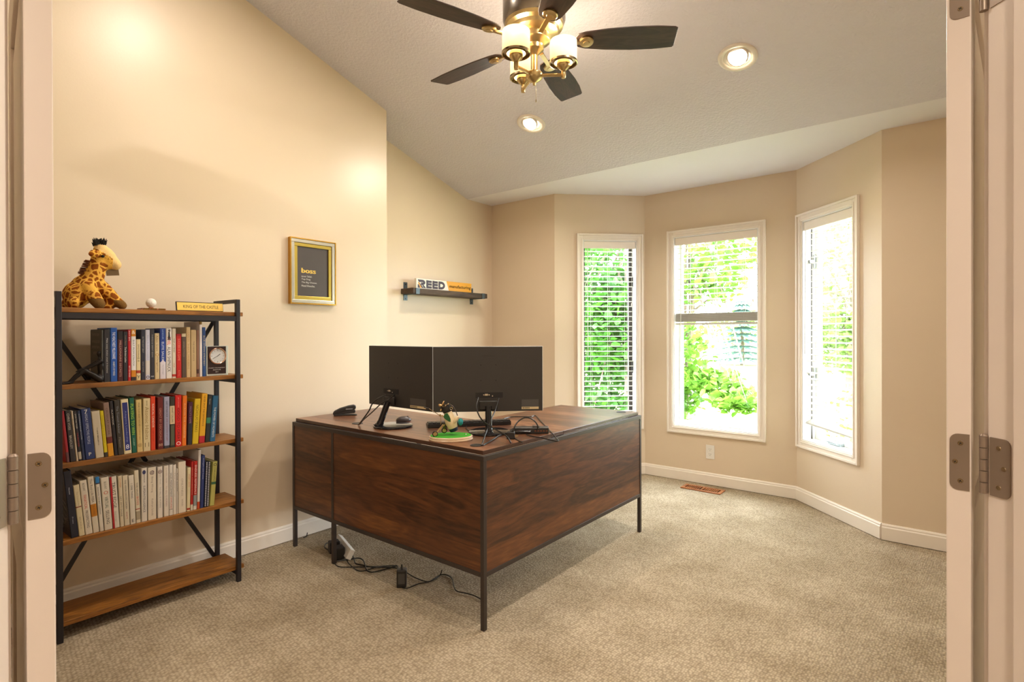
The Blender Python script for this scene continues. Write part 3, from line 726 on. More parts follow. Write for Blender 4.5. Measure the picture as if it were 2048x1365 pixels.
(3, 0.9562, 0.0236, 0.24, 0.0, '#6a1f1e', [('GREAT BY DECISIONS', '#c88a70', 0.46, 0.52, 0.62), ('88', '#c8a080', 0.4, 0.92, 0.1)], [], 0.2, 'maroon book between the orange-red and lavender grey ones'),
(3, 0.9826, 0.0237, 0.239, 0.0, '#9fa0bb', [('GARY VAYNERCHUK', '#3a3444', 0.42, 0.24, 0.32), ('#ASK QUESTIONS OF GARY', '#7a3a44', 0.38, 0.64, 0.44)], [(0.95, 1, '#3a3a44')], 0.2, 'lavender grey book in the middle row'),
(3, 1.007, 0.0218, 0.237, 0.0, '#35322a', [('SMART CALLING', '#5a5040', 0.42, 0.36, 0.3)], [(0.18, 0.54, '#d8c4a0')], 0.2, 'dark book with a cream label panel left of the wide red one'),
(3, 1.0294, 0.0277, 0.242, 0.0, '#cf1c17', [('JIM COLLINS', '#f0a090', 0.28, 0.14, 0.2), ('GOOD TO GREAT', '#4a0e0c', 0.52, 0.58, 0.66), ('O', '#f4e4e0', 0.5, 0.94, 0.1)], [], 0.21, 'wide bright red book with dark spaced capitals, left of the bright orange one'),
(3, 1.0575, 0.02, 0.237, 1.21, '#e2731b', [('ACROSS THE UNIVERSE', '#f2c488', 0.42, 0.5, 0.7)], [], 0.2, 'bright orange book right of the wide red one'),
(3, 1.0823, 0.0203, 0.204, 1.36, '#4a1a38', [("MOLLY'S GAME", '#a08c94', 0.46, 0.3, 0.4)], [(0.5, 1, '#2a2a32')], 0.17, 'purple and black book between orange and yellow ones'),
(3, 1.1033, 0.0275, 0.217, 3.24, '#d6b51f', [('NICHOLAS SPARKS', '#6a5a14', 0.56, 0.44, 0.6)], [], 0.19, 'yellow book leaning right with large dark capitals'),
(3, 1.1327, 0.0273, 0.239, 3.76, '#e0a522', [('NEVER SPLIT THE DIFFERENCE', '#6a4a14', 0.36, 0.35, 0.62)], [(0.86, 1, '#b82430')], 0.21, 'amber book with a red foot, leaning right'),
(3, 1.1615, 0.0213, 0.23, 3.76, '#2a2c2c', [('Seven', '#a8a8a0', 0.4, 0.14, 0.12)], [(0.48, 0.6, '#3a7a5c')], 0.2, 'black book with a green patch leaning on the amber one'),
(3, 1.1835, 0.0255, 0.224, 4.37, '#2b6790', [('THE POWER OF MOMENTS', '#e8eef2', 0.46, 0.58, 0.66)], [], 0.2, 'steel blue book at the right end of the middle row'),
(4, 0.6357, 0.0264, 0.282, -5.16, '#1f2233', [('Notes', '#d8d8e0', 0.2, 0.3, 0.1), ('Press', '#b8b8c8', 0.2, 0.74, 0.1)], [], 0.22, 'big leaning midnight blue book at the left of the white row'),
(4, 0.6627, 0.0208, 0.218, -5.16, '#d8cba6', [('The Trained Mind', '#a8987a', 0.3, 0.28, 0.3), ('BLAKE', '#a8987a', 0.26, 0.75, 0.24)], [(0.42, 0.44, '#8a3a2a')], 0.18, 'leaning cream book beside the big midnight blue one'),
(4, 0.6849, 0.0252, 0.232, -5.16, '#ddd3c0', [('BLOUNT', '#3a3a3a', 0.36, 0.12, 0.14), ('FANATICAL', '#c8402a', 0.5, 0.4, 0.26), ('PROSPECTING', '#3a3634', 0.46, 0.72, 0.32)], [], 0.2, 'white leaning book with red and black capitals'),
(4, 0.7111, 0.022, 0.243, -4.68, '#d6ccb8', [('The Real-Life MBA', '#6a6258', 0.5, 0.25, 0.42), ('SUCCESS', '#7a4a14', 0.4, 0.6, 0.16)], [(0.49, 0.71, '#c07a1a')], 0.2, 'white leaning book with an orange band'),
(4, 0.7346, 0.0152, 0.237, -3.99, '#dcd4c4', [('BUILDING THE BEST COMPANY', '#4a4a50', 0.4, 0.44, 0.5)], [(0, 0.11, '#2a7ab8'), (0.11, 0.13, '#3a3040')], 0.2, 'narrow white leaning book with a blue top'),
(4, 0.7517, 0.0299, 0.229, -3.57, '#ddd5c4', [('BLOUNT', '#4a5a4a', 0.34, 0.15, 0.14), ('O', '#b8482a', 0.46, 0.29, 0.08), ('VIRTUAL', '#3a5a48', 0.5, 0.48, 0.22), ('SELLING', '#2a2a2a', 0.5, 0.76, 0.26)], [], 0.2, 'wide white book with green and black capitals and a red ring'),
(4, 0.782, 0.0255, 0.227, -3.12, '#ddd6c6', [('TRUST EDGE', '#3a3a3a', 0.6, 0.36, 0.5), ('David Horsager', '#8a8478', 0.26, 0.78, 0.2)], [], 0.2, 'white book with a red stripe down its left edge'),
(4, 0.8086, 0.0153, 0.225, -2.02, '#d8ccb0', [('GITOMER', '#c8842a', 0.44, 0.13, 0.2), ('GET SH*T DONE', '#4a443a', 0.46, 0.6, 0.4)], [], 0.19, 'slim cream book right of the red-striped one'),
(4, 0.8248, 0.0207, 0.223, -2.01, '#d8cdb4', [('THE VISION DRIVEN LEADER', '#4a443c', 0.36, 0.38, 0.58), ('HYATT', '#a8442a', 0.36, 0.8, 0.14)], [], 0.19, 'cream book with one line of dark and red capitals'),
(4, 0.8474, 0.021, 0.219, -1.99, '#ded6c6', [('1 ONE THING', '#33333a', 0.42, 0.32, 0.3), ('E', '#33333a', 0.5, 0.93, 0.08)], [], 0.19, 'white book with short black lettering near its top'),
(4, 0.8696, 0.0182, 0.237, -1.99, '#dad0b8', [('THE SALES', '#5a5248', 0.42, 0.36, 0.26), ('BOSS', '#c03a22', 0.52, 0.58, 0.16)], [(0.73, 0.745, '#a83020'), (0.78, 0.94, '#a89c84')], 0.2, 'cream book with one red word and a grey picture at its foot'),
(4, 0.8898, 0.0228, 0.242, 0.0, '#ddd6ca', [('BOSTROM', '#5a5860', 0.3, 0.2, 0.14), ('SUPERINTELLIGENCE', '#2a2a3a', 0.44, 0.58, 0.5)], [], 0.2, 'white book with a dark oval logo and black capitals'),
(4, 0.9154, 0.0341, 0.239, 0.0, '#dfd4c0', [('Being Wrong', '#8a7a68', 0.34, 0.33, 0.3), ('Kathryn Schulz', '#8a7a68', 0.34, 0.76, 0.32), ('@', '#6a4a44', 0.5, 0.1, 0.1)], [], 0.2, 'wide cream book with a round target mark'),
(4, 0.9547, 0.0213, 0.236, 0.0, '#e0d8cc', [('DANIEL PINK', '#b8b0a4', 0.36, 0.2, 0.3), ('TO SELL IS HUMAN', '#9a9088', 0.36, 0.6, 0.4)], [], 0.2, 'white book right of the wide cream one with a target mark'),
(4, 0.9801, 0.0216, 0.236, 0.0, '#dfd6c8', [('DANIEL PINK', '#c0a89c', 0.36, 0.2, 0.3), ('TO SELL IS HUMAN', '#b08a80', 0.36, 0.6, 0.4)], [], 0.2, 'white twin book just left of one with an arrow mark'),
(4, 1.0024, 0.0166, 0.236, 0.0, '#dcd6cc', [('SALES MANAGEMENT', '#2f2f38', 0.5, 0.4, 0.48), ('SIMPLIFIED', '#c8583a', 0.46, 0.76, 0.24)], [(0.88, 0.89, '#8a847a')], 0.2, 'white book with heavy black capitals beside the white twins'),
(4, 1.0194, 0.014, 0.233, 0.0, '#dfd8cc', [('The new way', '#9a9288', 0.36, 0.4, 0.5)], [], 0.2, 'thin white book before the thick one, with faint grey lettering'),
(4, 1.0339, 0.0066, 0.213, 0.0, '#d8d0c4', [('Cut costs', '#3a3430', 0.7, 0.3, 0.4)], [], 0.18, 'very thin pale booklet pressed against the thick white book'),
(4, 1.0416, 0.0333, 0.242, 0.0, '#ded3c0', [('ONLYNESS', '#9a8e7c', 0.3, 0.5, 0.34), ('WINN', '#9a8e7c', 0.3, 0.8, 0.14)], [], 0.21, 'thickest plain white book toward the right of the white row'),
(4, 1.078, 0.0154, 0.208, 1.21, '#ddd0a8', [('START WITH', '#c0442a', 0.44, 0.3, 0.3)], [(0.93, 0.97, '#a83020')], 0.19, 'slim cream book with red lettering right of the thickest white one'),
(4, 1.0942, 0.0115, 0.234, 1.21, '#b0241e', [('CRUCIAL CONVERSATIONS', '#d88a78', 0.5, 0.4, 0.56)], [(0.88, 1, '#d8d0bc')], 0.2, 'thin crimson book with a pale foot, between slim cream and red books'),
(4, 1.1067, 0.0157, 0.233, 1.21, '#b6221c', [('ENDLESS REFERRALS', '#f0e4dc', 0.62, 0.38, 0.6)], [(0.7, 0.92, '#8f9494'), (0.92, 1, '#d8d4c8')], 0.2, 'red book with white capitals and a grey lower part'),
(4, 1.1237, 0.0126, 0.285, 1.54, '#d8d2cc', [], [(0.88, 1, '#c8502a')], 0.24, 'tall thin white book with an orange foot'),
(4, 1.1377, 0.0159, 0.255, 1.94, '#2b3970', [('Strengths and Teams', '#c8cce0', 0.4, 0.25, 0.4)], [], 0.22, 'royal blue book beside the tall white one with an orange foot'),
(4, 1.1564, 0.0087, 0.22, 2.4, '#3a3c4c', [], [], 0.2, 'first of two spiral notebooks, next to the royal blue book'),
(4, 1.1679, 0.0088, 0.219, 2.42, '#3a3c4c', [], [], 0.2, 'second of two spiral notebooks, next to the olive book'),
(4, 1.1818, 0.0222, 0.215, 4.38, '#b7b364', [('ORIGIN', '#5a5a2a', 0.4, 0.28, 0.3), ('o', '#4a4a2a', 0.5, 0.07, 0.1)], [(0.46, 0.52, '#3a6a4a')], 0.2, 'olive yellow book at the right end of the white row'),
]
CAB = {
 'L1': [(-2.317, 1.833, 0.933), (-2.327, 1.799, 0.922), (-2.354, 1.777, 0.891), (-2.384, 1.778, 0.852), (-2.446, 1.78, 0.796), (-2.526, 1.814, 0.76)],
 'L2': [(-2.247, 1.838, 0.94), (-2.209, 1.766, 0.924), (-2.254, 1.755, 0.901), (-2.337, 1.765, 0.852), (-2.423, 1.772, 0.802), (-2.528, 1.823, 0.76)],
 'A': [(-1.81, 1.996, 0.94), (-1.79, 1.96, 0.899), (-1.74, 1.936, 0.852), (-1.671, 1.939, 0.816), (-1.597, 1.947, 0.786), (-1.51, 1.932, 0.76)],
 'B': [(-1.744, 2.073, 0.935), (-1.722, 2.027, 0.898), (-1.701, 1.967, 0.851), (-1.695, 1.92, 0.793), (-1.627, 1.813, 0.76)],
 'C': [(-1.622, 1.817, 0.76), (-1.671, 1.939, 0.76), (-1.717, 2.048, 0.76), (-1.721, 2.13, 0.76)],
 'D': [(-1.527, 1.976, 0.76), (-1.615, 2.036, 0.757), (-1.62, 2.031, 0.795), (-1.62, 2.058, 0.829), (-1.602, 2.097, 0.85), (-1.572, 2.121, 0.84), (-1.549, 2.127, 0.813), (-1.557, 2.133, 0.79)],
 'E': [(-2.048, 2.381, 0.76), (-2.029, 2.42, 0.76), (-2.046, 2.537, 0.76), (-1.997, 2.589, 0.76), (-1.957, 2.62, 0.76), (-1.959, 2.669, 0.76), (-1.811, 2.519, 0.76), (-1.671, 2.374, 0.76), (-1.529, 2.228, 0.76), (-1.427, 2.107, 0.768), (-1.402, 2.086, 0.765), (-1.41, 2.077, 0.763), (-1.461, 2.096, 0.761), (-1.522, 2.117, 0.76), (-1.564, 2.118, 0.76), (-1.624, 2.137, 0.76)],
 'F': [(-2.048, 2.381, 0.76), (-2.061, 2.31, 0.76), (-2.07, 2.253, 0.76), (-2.06, 2.2, 0.76), (-2.01, 2.118, 0.76), (-1.948, 2.064, 0.76), (-1.848, 1.997, 0.76)],
 'U1': [(-2.649, 1.844, 0.04), (-2.651, 1.861, 0.006), (-2.572, 1.818, 0.006), (-2.532, 1.799, 0.006), (-2.488, 1.809, 0.006), (-2.446, 1.818, 0.006), (-2.416, 1.837, 0.006), (-2.382, 1.877, 0.006), (-2.339, 1.919, 0.006)],
 'U2': [(-2.631, 1.729, 0.006), (-2.571, 1.719, 0.006), (-2.519, 1.752, 0.006), (-2.459, 1.804, 0.006), (-2.415, 1.843, 0.006)],
 'U3': [(-2.65, 1.748, 0.006), (-2.614, 1.802, 0.006), (-2.585, 1.851, 0.006), (-2.541, 1.851, 0.006), (-2.483, 1.822, 0.006), (-2.424, 1.788, 0.006), (-2.379, 1.784, 0.006), (-2.357, 1.824, 0.006), (-2.34, 1.893, 0.006), (-2.329, 1.918, 0.006), (-2.266, 1.873, 0.006)],
 'U4': [(-2.648, 1.823, 0.03), (-2.604, 1.793, 0.006), (-2.531, 1.767, 0.006), (-2.448, 1.752, 0.006), (-2.418, 1.78, 0.006), (-2.409, 1.831, 0.006), (-2.369, 1.867, 0.006), (-2.309, 1.902, 0.006), (-2.236, 1.897, 0.006), (-2.149, 1.883, 0.006), (-2.065, 1.891, 0.006), (-2.064, 1.935, 0.006), (-2.07, 1.983, 0.006), (-2.045, 2.006, 0.006), (-1.992, 1.992, 0.006), (-1.921, 1.935, 0.006), (-1.876, 1.91, 0.006), (-1.819, 1.923, 0.006), (-1.773, 1.927, 0.006), (-1.726, 1.92, 0.006)],
 'U5': [(-2.114, 1.769, 0.006), (-2.089, 1.782, 0.006), (-2.083, 1.842, 0.006), (-2.061, 1.888, 0.006), (-2.056, 1.927, 0.006), (-2.07, 1.983, 0.006), (-2.048, 1.976, 0.04)],
 'U6': [(-2.912, 1.893, 0.006), (-2.915, 1.861, 0.006), (-2.873, 1.825, 0.006), (-2.824, 1.816, 0.006), (-2.799, 1.826, 0.006)],
 'U7': [(-3.149, 1.831, 0.006), (-3.171, 1.857, 0.006), (-3.155, 1.851, 0.03)],
}

# ------------------------------------------------------------------ bookcase
SH = [1.366, 1.048, .724, .407, .076]
bc = empty('bookcase', (-2.95, .95, 0), 'five-shelf bookcase of brown boards in a black steel frame against the left wall', 'bookcase')
FX0, FX1, RX0, RX1 = -2.840, -2.820, -3.082, -3.062
YL0, YL1, YR0, YR1 = .582, .602, 1.298, 1.318
for z in SH:
    MB().box((-3.058, .560, z-.020), (-2.842, 1.342, z)).build('shelf', M['shelfwood'], bc, smooth=0, bevel=.002)
for (x0, x1) in ((FX0, FX1), (RX0, RX1)):
    for (y0, y1) in ((YL0, YL1), (YR0, YR1)):
        MB().box((x0, y0, 0), (x1, y1, 1.43)).build('post', M['black'], bc, smooth=0, bevel=.0015)
for (y0, y1) in ((YL0, YL1), (YR0, YR1)):
    MB().box((RX1, y0, 1.412), (FX0, y1, 1.43)).build('top_bar', M['black'], bc, smooth=0)
    for z in SH: MB().box((RX1, y0, z-.040), (FX0, y1, z-.0205)).build('shelf_support', M['black'], bc, smooth=0)
for x0, x1 in ((FX0+.002, FX1-.002), (RX0, RX1)):
    MB().box((x0, YL1, SH[0]-.046), (x1, YR0, SH[0]-.0215)).build('top_rail', M['black'], bc, smooth=0)
MB().bar((-3.086, YL1-.01, 1.33), (-3.086, YR0+.01, .05), .018, .008, up=(1, 0, 0)).build('cross_brace', M['black'], bc, smooth=0)
MB().bar((-3.096, YR0+.01, 1.33), (-3.096, YL1-.01, .05), .018, .008, up=(1, 0, 0)).build('cross_brace', M['black'], bc, smooth=0)
mb = MB(); mb.bar((-3.074, .735, 1.095), (-3.074, .765, 1.04), .03, .012, up=(1, 0, 0)); mb.cyl((-3.07, .75, 1.068), (-3.05, .75, 1.068), .008); mb.build('brace_joint', M['black'], bc)

# ------------------------------------------------------------------ books
def make_book(rec):
    s, y0, th, h, lean, cover, texts, bands, depth, label = rec
    z0 = SH[s-1]
    grp = {2: 'books on the second shelf', 3: 'books on the third shelf', 4: 'books on the fourth shelf'}[s]
    depth = min(depth, .185)
    xf = -2.856
    a = math.radians(lean)
    piv = y0 if lean <= 0 else y0 + th/math.cos(a)
    # local: u (across, +y), v (up), w (towards viewer, spine at 0)
    cu, cv = math.cos(a), math.sin(a)
    base = Vector((xf, y0 if lean <= 0 else y0 + th/math.cos(a) - th*math.cos(a), z0 + (0 if lean <= 0 else th*math.sin(a))))
    U = Vector((0, cu, -cv)); V = Vector((0, cv, cu)); Wv = Vector((1, 0, 0))
    X = Matrix((U, V, Wv)).transposed().to_4x4(); X.translation = base + Vector((0, 0, .0004))
    e = .0006; b = .0022; th2 = th - e
    mats = [colmat(cover)]; mb = MB()
    mb.box((e, 0, -depth), (e+b, h, -.003), X); mb.box((th2-b, 0, -depth), (th2, h, -.003), X)
    cuts = sorted(set([0.0, 1.0] + [v for bd in bands for v in bd[:2]]))
    for t0, t1 in zip(cuts, cuts[1:]):
        mid = (t0+t1)/2; mi = 0
        for bd in bands:
            if bd[0] <= mid <= bd[1]:
                m = colmat(bd[2])
                if m not in mats: mats.append(m)
                mi = mats.index(m)
        mb.mat(mi)
        k = .0025
        # spine: slightly rounded section
        poly = [(e, -.004), (e, -.002), (e+k, 0), (th2-k, 0), (th2, -.002), (th2, -.004)]
        va, vb = h*(1-t1), h*(1-t0)
        vs = [(p[0], va, p[1]) for p in poly] + [(p[0], vb, p[1]) for p in poly]
        mb.add(vs, [tuple(range(6)), tuple(range(6, 12))] + [(i, i+1, 7+i, 6+i) for i in range(5)] + [(5, 0, 6, 11)], X)
    root = mb.build('book', mats, None, smooth=0)
    tag(root, label, 'book', grp)
    MB().box((e+b, .003, -depth+.004), (th2-b, h-.003, -.004), X).build('page_block', M['paper'], root, smooth=0)
    for tx in texts:
        s_, c_, sz, t, ln = tx[:5]
        tb = MB()
        if len(tx) > 5 or len(s_) <= 2:
            add_text(tb, s_, X @ Vector(((e+th2)/2, h*(1-t), .0003)), U, V, th*.7, h*ln*.8, keep=True)
        else:
            add_text(tb, s_, X @ Vector(((e+th2)/2, h*(1-t), .0003)), -V, U, h*ln, min(th*.8, .03)*sz)
        tb.build('spine_lettering', colmat(c_, .5), root, smooth=0)
    if label.startswith('charcoal'):
        for k, (tx, zt, wd) in enumerate((('THE FOUR SIGMA', .205, .10), ('HOW PLANS GET DONE', .175, .11), ('WITH EVERY TEAM IN', .15, .11), ('ANY FIELD', .125, .07))):
            tb = MB(); add_text(tb, tx, X @ Vector((e-.0002, zt, -depth/2)), (1, 0, 0), V, wd, .012); tb.build('cover_lettering', colmat('#8f897c', .5), root, smooth=0)
    # marks particular to single books
    if 'midnight blue' in label:
        for k in range(7):
            pts = [X @ Vector((e-.0006, .05+.014*k+.012*math.sin(t*.9+k*.8)+.02*math.cos(t*.5+k), -.02-t*.019)) for t in range(8)]
            MB().tube(pts, .0012, 5, 4).build('cover_swirl', colmat('#6a6a66'), root)
    if 'pointed band' in label:
        MB().add([(.0035, h*.33, .0002), (th2-.003, h*.33, .0002), ((e+th2)/2, h*.38, .0002)], [(0, 1, 2)], X).build('spine_point', colmat('#dcd6e0'), root, smooth=0)
    if 'tall navy spine panel' in label:
        p = MB().box((.005, h*.06, .00005), (th2-.004, h*.94, .00022), X).build('spine_panel', colmat('#27307a'), root, smooth=0)
    if 'cream label panel' in label:
        MB().box((.004, h*.04, .00005), (th2-.003, h*.44, .0002), X).build('spine_panel', colmat('#5a5a44'), root, smooth=0)
    if 'red stripe down' in label:
        MB().box((e, 0, -.002), (.0075, h, .0006), X).build('spine_stripe', colmat('#b01824'), root, smooth=0)
    if 'small black golfer' in label:
        g = MB(); c = lambda a_, b_: X @ Vector((a_*th2, h-b_, .0006))
        g.tube([c(.42, .054), c(.46, .04), c(.55, .026), c(.5, .016)], .0022, 6); g.tube([c(.72, .056), c(.62, .042), c(.56, .027)], .002, 6)
        g.ball(c(.5, .010), .0026, 6); g.tube([c(.5, .017), c(.66, .014), c(.7, .006)], .0012, 6); g.tube([c(.7, .006), c(.35, .002)], .0006, 5)
        g.build('golfer_silhouette', colmat('#1a1a1a'), root)
    if 'oval logo' in label:
        MB().ball((0, 0, 0), (.006, .011, .0006), 8, ).v and None
        o = MB(); o.lathe([(.0065, 0), (.0065, .0006)], n=20, X=X @ Matrix.Translation((th2*.5, h*.92, 0)) @ Matrix.Diagonal((1, 1.5, 1, 1))); o.build('spine_logo', colmat('#3a3f6a'), root, smooth=0)
    if 'target mark' in label and 'wide' in label:
        for r_, c_, zz in ((.0085, '#6a4a5a', .0003), (.0062, '#dfd4c0', .0005), (.004, '#6a4a5a', .0007), (.0018, '#dfd4c0', .0009)):
            MB().lathe([(r_, 0), (r_, .0002)], n=20, X=X @ Matrix.Translation((th2*.5, h*.9, zz-.0002))).build('target_ring', colmat(c_), root, smooth=0)
    if 'spiral notebook' in label:
        g = MB()
        for k in range(26):
            g.box((.0015, .006+k*.0083, -.001), (th2-.001, .006+k*.0083+.004, .0012), X)
        g.build('spiral_binding', colmat('#c9c6cc'), root, smooth=0)
    return root
for rec in BOOKS: make_book(rec)

# ------------------------------------------------------------------ plush giraffe
def gy(px): return .641+(px-130)*.00181
def gz(py): return 1.366+(612-py)*.00232
def G(px, py, dx=0): return Vector((-2.95+dx, gy(px), gz(py)))
gir = empty('plush_giraffe', (-2.95, .74, 1.366), 'plush giraffe sitting on the top shelf with a hang tag at its chin', 'stuffed toy')
def spots():
    m, nt, b = new_mat('giraffe plush'); N = nt.nodes; L = nt.links
    tc = N.new('ShaderNodeTexCoord'); v = N.new('ShaderNodeTexVoronoi'); v.feature = 'DISTANCE_TO_EDGE'; v.inputs['Scale'].default_value = 40
    nz = N.new('ShaderNodeTexNoise'); nz.inputs['Scale'].default_value = 30; mx = N.new('ShaderNodeMix'); mx.data_type = 'RGBA'; mx.inputs['Factor'].default_value = .02
    L.new(tc.outputs['Object'], mx.inputs['A']); L.new(nz.outputs['Color'], mx.inputs['B']); L.new(tc.outputs['Object'], nz.inputs['Vector'])
    L.new(mx.outputs['Result'], v.inputs['Vector'])
    cr = N.new('ShaderNodeValToRGB'); L.new(v.outputs['Distance'], cr.inputs[0]); e = cr.color_ramp.elements
    e[0].position = .09; e[0].color = lin('#e3ad4a'); e[1].position = .15; e[1].color = lin('#8a4a18')
    L.new(cr.outputs[0], b.inputs['Base Color']); setp(b, Roughness=.95, Specular_IOR_Level=.1); bump_noise(nt, b, 320, .6, .004, 2)
    return m
plush_cream = plain('cream plush', '#ecc888', .95, spec=.1, bump=(320, .6, .004)); plush_brown = plain('brown plush', '#77582f', .95, spec=.1, bump=(320, .6, .004))
plush_black = plain('black plush yarn', '#1c1813', .9)
def girmat(c):
    px = 130+(c.y-.641)/.00181; py = 612-(c.z-1.366)/.00232
    if py < 541 and ((px > 219 and py > 515) or (py < 497 + (px-184)*.50 and py < 516)): return 1
    if py > 594 and ((165 < px < 197 and c.x > -2.885) or (px > 221)): return 2
    return 0
balls = [(G(153, 587, -.02), (.072, .048, .060)), (G(165, 575, -.015), (.06, .045, .06)), (G(205, 507, .005), (.034, .040, .036)), (G(199, 498, .005), (.030, .027, .030)),
         (G(219, 519, .008), (.030, .034, .026)), (G(228, 525, .01), (.030, .024, .026)), (G(214, 527, .008), (.026, .026, .020)), (G(212, 508, .006), (.028, .034, .022)),
         (G(141, 603, .03), (.045, .022, .026)), (G(145, 602, -.07), (.045, .026, .028))]
tubes = [([G(165, 580, -.015), G(178, 562, -.008), G(188, 545, -.002), G(194, 528, 0), G(198, 512, .003)], [.055, .048, .040, .035, .032]),
         ([G(170, 572, .035), G(176, 586, .05), G(181, 597, .066), G(184, 604, .085)], [.030, .029, .027, .024]),
         ([G(203, 570, .0), G(214, 582, .015), G(226, 594, .02), G(239, 604, .03)], [.029, .027, .024, .020]),
         ([G(196, 596, -.03), G(208, 605, -.0), G(216, 607, .01)], [.026, .024, .018]),
         ([G(190, 507, .034), G(178, 510, .058), G(169, 512, .070)], [.012, .019, .008]),
         ([G(203, 507, -.03), G(198, 509, -.052), G(193, 511, -.064)], [.012, .019, .008])]
gbody = blob('body', balls, [spots(), plush_cream, plush_brown], gir, .0055, 5, girmat, tubes)
for v in gbody.data.vertices: v.co.z = max(v.co.z, .0006)
mb = MB(); rnd = random.Random(3)
for i in range(190):
    b_ = G(186+rnd.random()*21, 492-rnd.random()*6, rnd.uniform(-.02, .026)); d = Vector((rnd.uniform(-.5, .5), rnd.uniform(-.55, .55), 1)).normalized()*rnd.uniform(.012, .026)
    mb.cyl(b_, b_+d, .0032, .001, 5)
mb.build('hair_tuft', plush_black, gir)
mb = MB()
for i in range(60):
    t = i/59; c = G(183-14*t, 522+26*t, .0); d = Vector((rnd.uniform(-.4, .4), -1, rnd.uniform(-.1, .6))).normalized()*.014
    b_ = c + Vector((rnd.uniform(-.012, .012), -.014, 0)); mb.cyl(b_+Vector((0, .014, 0)), b_+d, .003, .001, 5)
mb.build('mane', plain('brown yarn', '#6a3c1a', .9), gir)
for dx in (.036, -.026): MB().ball(G(199, 512, dx), .0068, 8).build('eye', M['glossblack'], gir)
mb = MB(); X = Matrix.Translation(G(222, 540.5, .012)) @ Matrix.Rotation(.12, 4, 'X')
mb.box((-.002, -.024, -.014), (.002, .024, .014), X); mb.box((.002, -.020, -.010), (.0024, .012, .010), X)
mb.build('hang_tag', plain('brown card tag', '#6f5530', .6), gir, smooth=0)

# ------------------------------------------------------------------ top shelf pieces
st = empty('ball_stand', (-2.89, .948, 1.3662), 'small dark wooden stand under the golf ball on the top shelf', 'stand')
mb = MB(); mb.box((-2.935, .900, 1.3662), (-2.870, .998, 1.3742)); mb.build('base_plate', M['ventwood'], st, smooth=0, bevel=.002)
mb = MB()
for y in (.906, .935, .968): mb.box((-2.871, y, 1.3668), (-2.866, y+.024, 1.3738))
mb.build('brass_plates', plain('aged brass', '#7a5a24', .35, .8), st, smooth=0)
mb = MB(); mb.lathe([(.012, 0), (.009, .004), (.0085, .0045)], (-2.892, .944, 1.3742), 16); mb.build('cup', M['ventwood'], st)
def golfball(c, r, name, label):
    m, nt, b = new_mat('dimpled white ball'); setp(b, Base_Color=lin('#e8e2d8'), Roughness=.3)
    N = nt.nodes; tc = N.new('ShaderNodeTexCoord'); v = N.new('ShaderNodeTexVoronoi'); v.inputs['Scale'].default_value = 260; v.inputs['Randomness'].default_value = .2
    bp = N.new('ShaderNodeBump'); bp.inputs['Strength'].default_value = .7; bp.inputs['Distance'].default_value = .002
    nt.links.new(tc.outputs['Object'], v.inputs['Vector']); nt.links.new(v.outputs['Distance'], bp.inputs['Height']); nt.links.new(bp.outputs[0], b.inputs['Normal'])
    o = MB().ball(c, r, 16).build(name, m); tag(o, label, 'ball'); return o
golfball((-2.892, .944, 1.3787+.0205), .0213, 'golf_ball', 'white golf ball on a little wooden stand on the top shelf')
kp = empty('desk_nameplate', (-2.86, 1.147, 1.366), 'gold nameplate reading KING OF THE CASTLE on the top shelf', 'nameplate')
X = Matrix.Translation((-2.862, 1.147, 1.3682)) @ Matrix.Rotation(-.16, 4, 'Y')
MB().box((-.010, -.107, 0), (0, .107, .043), X).build('holder', plain('dark walnut block', '#2e2013', .4), kp, smooth=0, bevel=.001)
MB().box((0, -.104, .001), (.0012, .105, .039), X).build('gold_plate', plain('gold plate', '#f0c860', .35), kp, smooth=0)
mb = MB(); add_text(mb, 'KING OF THE CASTLE', X @ Vector((.0016, .003, .0195)), (0, 1, 0), X.to_3x3() @ Vector((0, 0, 1)), .160, .0155); mb.build('lettering', plain('black engraving', '#1d1710', .5), kp, smooth=0)

# ------------------------------------------------------------------ seated figure bookend
def S(px, py, dx=0): return Vector((-2.868+dx, .602+(px-122)*.00198, 1.0485+(765-py)*.0024))
fig = empty('seated_figure_bookend', S(165, 765), 'dark bronze slender figure sitting with arms stretched to its knees, leaning on books', 'bookend')
tubes = []
for s_ in (-1, 1):
    d = .013*s_
    tubes += [([S(191, 760, d*.7), S(178, 751, d), S(163, 742.5, d), S(151, 752, d), S(141, 761, d)], [.0125, .0115, .0085, .0078, .0055]),
              ([S(143, 762, d), S(134, 763.3, d*1.1), S(126, 763.6, d*1.2)], [.0060, .0058, .0042]),
              ([S(192, 727, d*1.2), S(178, 734.5, d*1.3), S(166, 739.5, d*1.1), S(156, 742.5, d*.9)], [.0085, .0066, .0058, .0048])]
tubes += [([S(193, 760), S(194, 748), S(194, 736), S(192.5, 727), S(191.5, 721)], [.016, .012, .0145, .0135, .007]), ([S(191.5, 721), S(191, 715)], [.005, .0075])]
sbody = blob('body', [(S(190.5, 713.5), (.009, .009, .012)), (S(193, 712.5), (.0085, .008, .0095))], [M['bronze']], fig, .0028, 3, None, tubes)
for v in sbody.data.vertices: v.co.z = max(v.co.z, 0.0)
X = Matrix.Translation(S(160, 742.5, 0))
for s_ in (-1, 1):
    mb = MB()
    for k in range(4): mb.tube([S(157, 742.5, .013*s_*.9+(k-1.5)*.0022), S(153.5, 743.5, .013*s_*.9+(k-1.5)*.0028), S(151.5, 745.6, .013*s_*.9+(k-1.5)*.003)], [.0016]*4+[.0012]*9, 6, 6)
    mb.tube([S(156.5, 742.5, .013*s_*.9+.005*s_), S(155, 745, .013*s_*.9+.0075*s_)], .0013, 6); mb.build('hand', M['bronze'], fig)

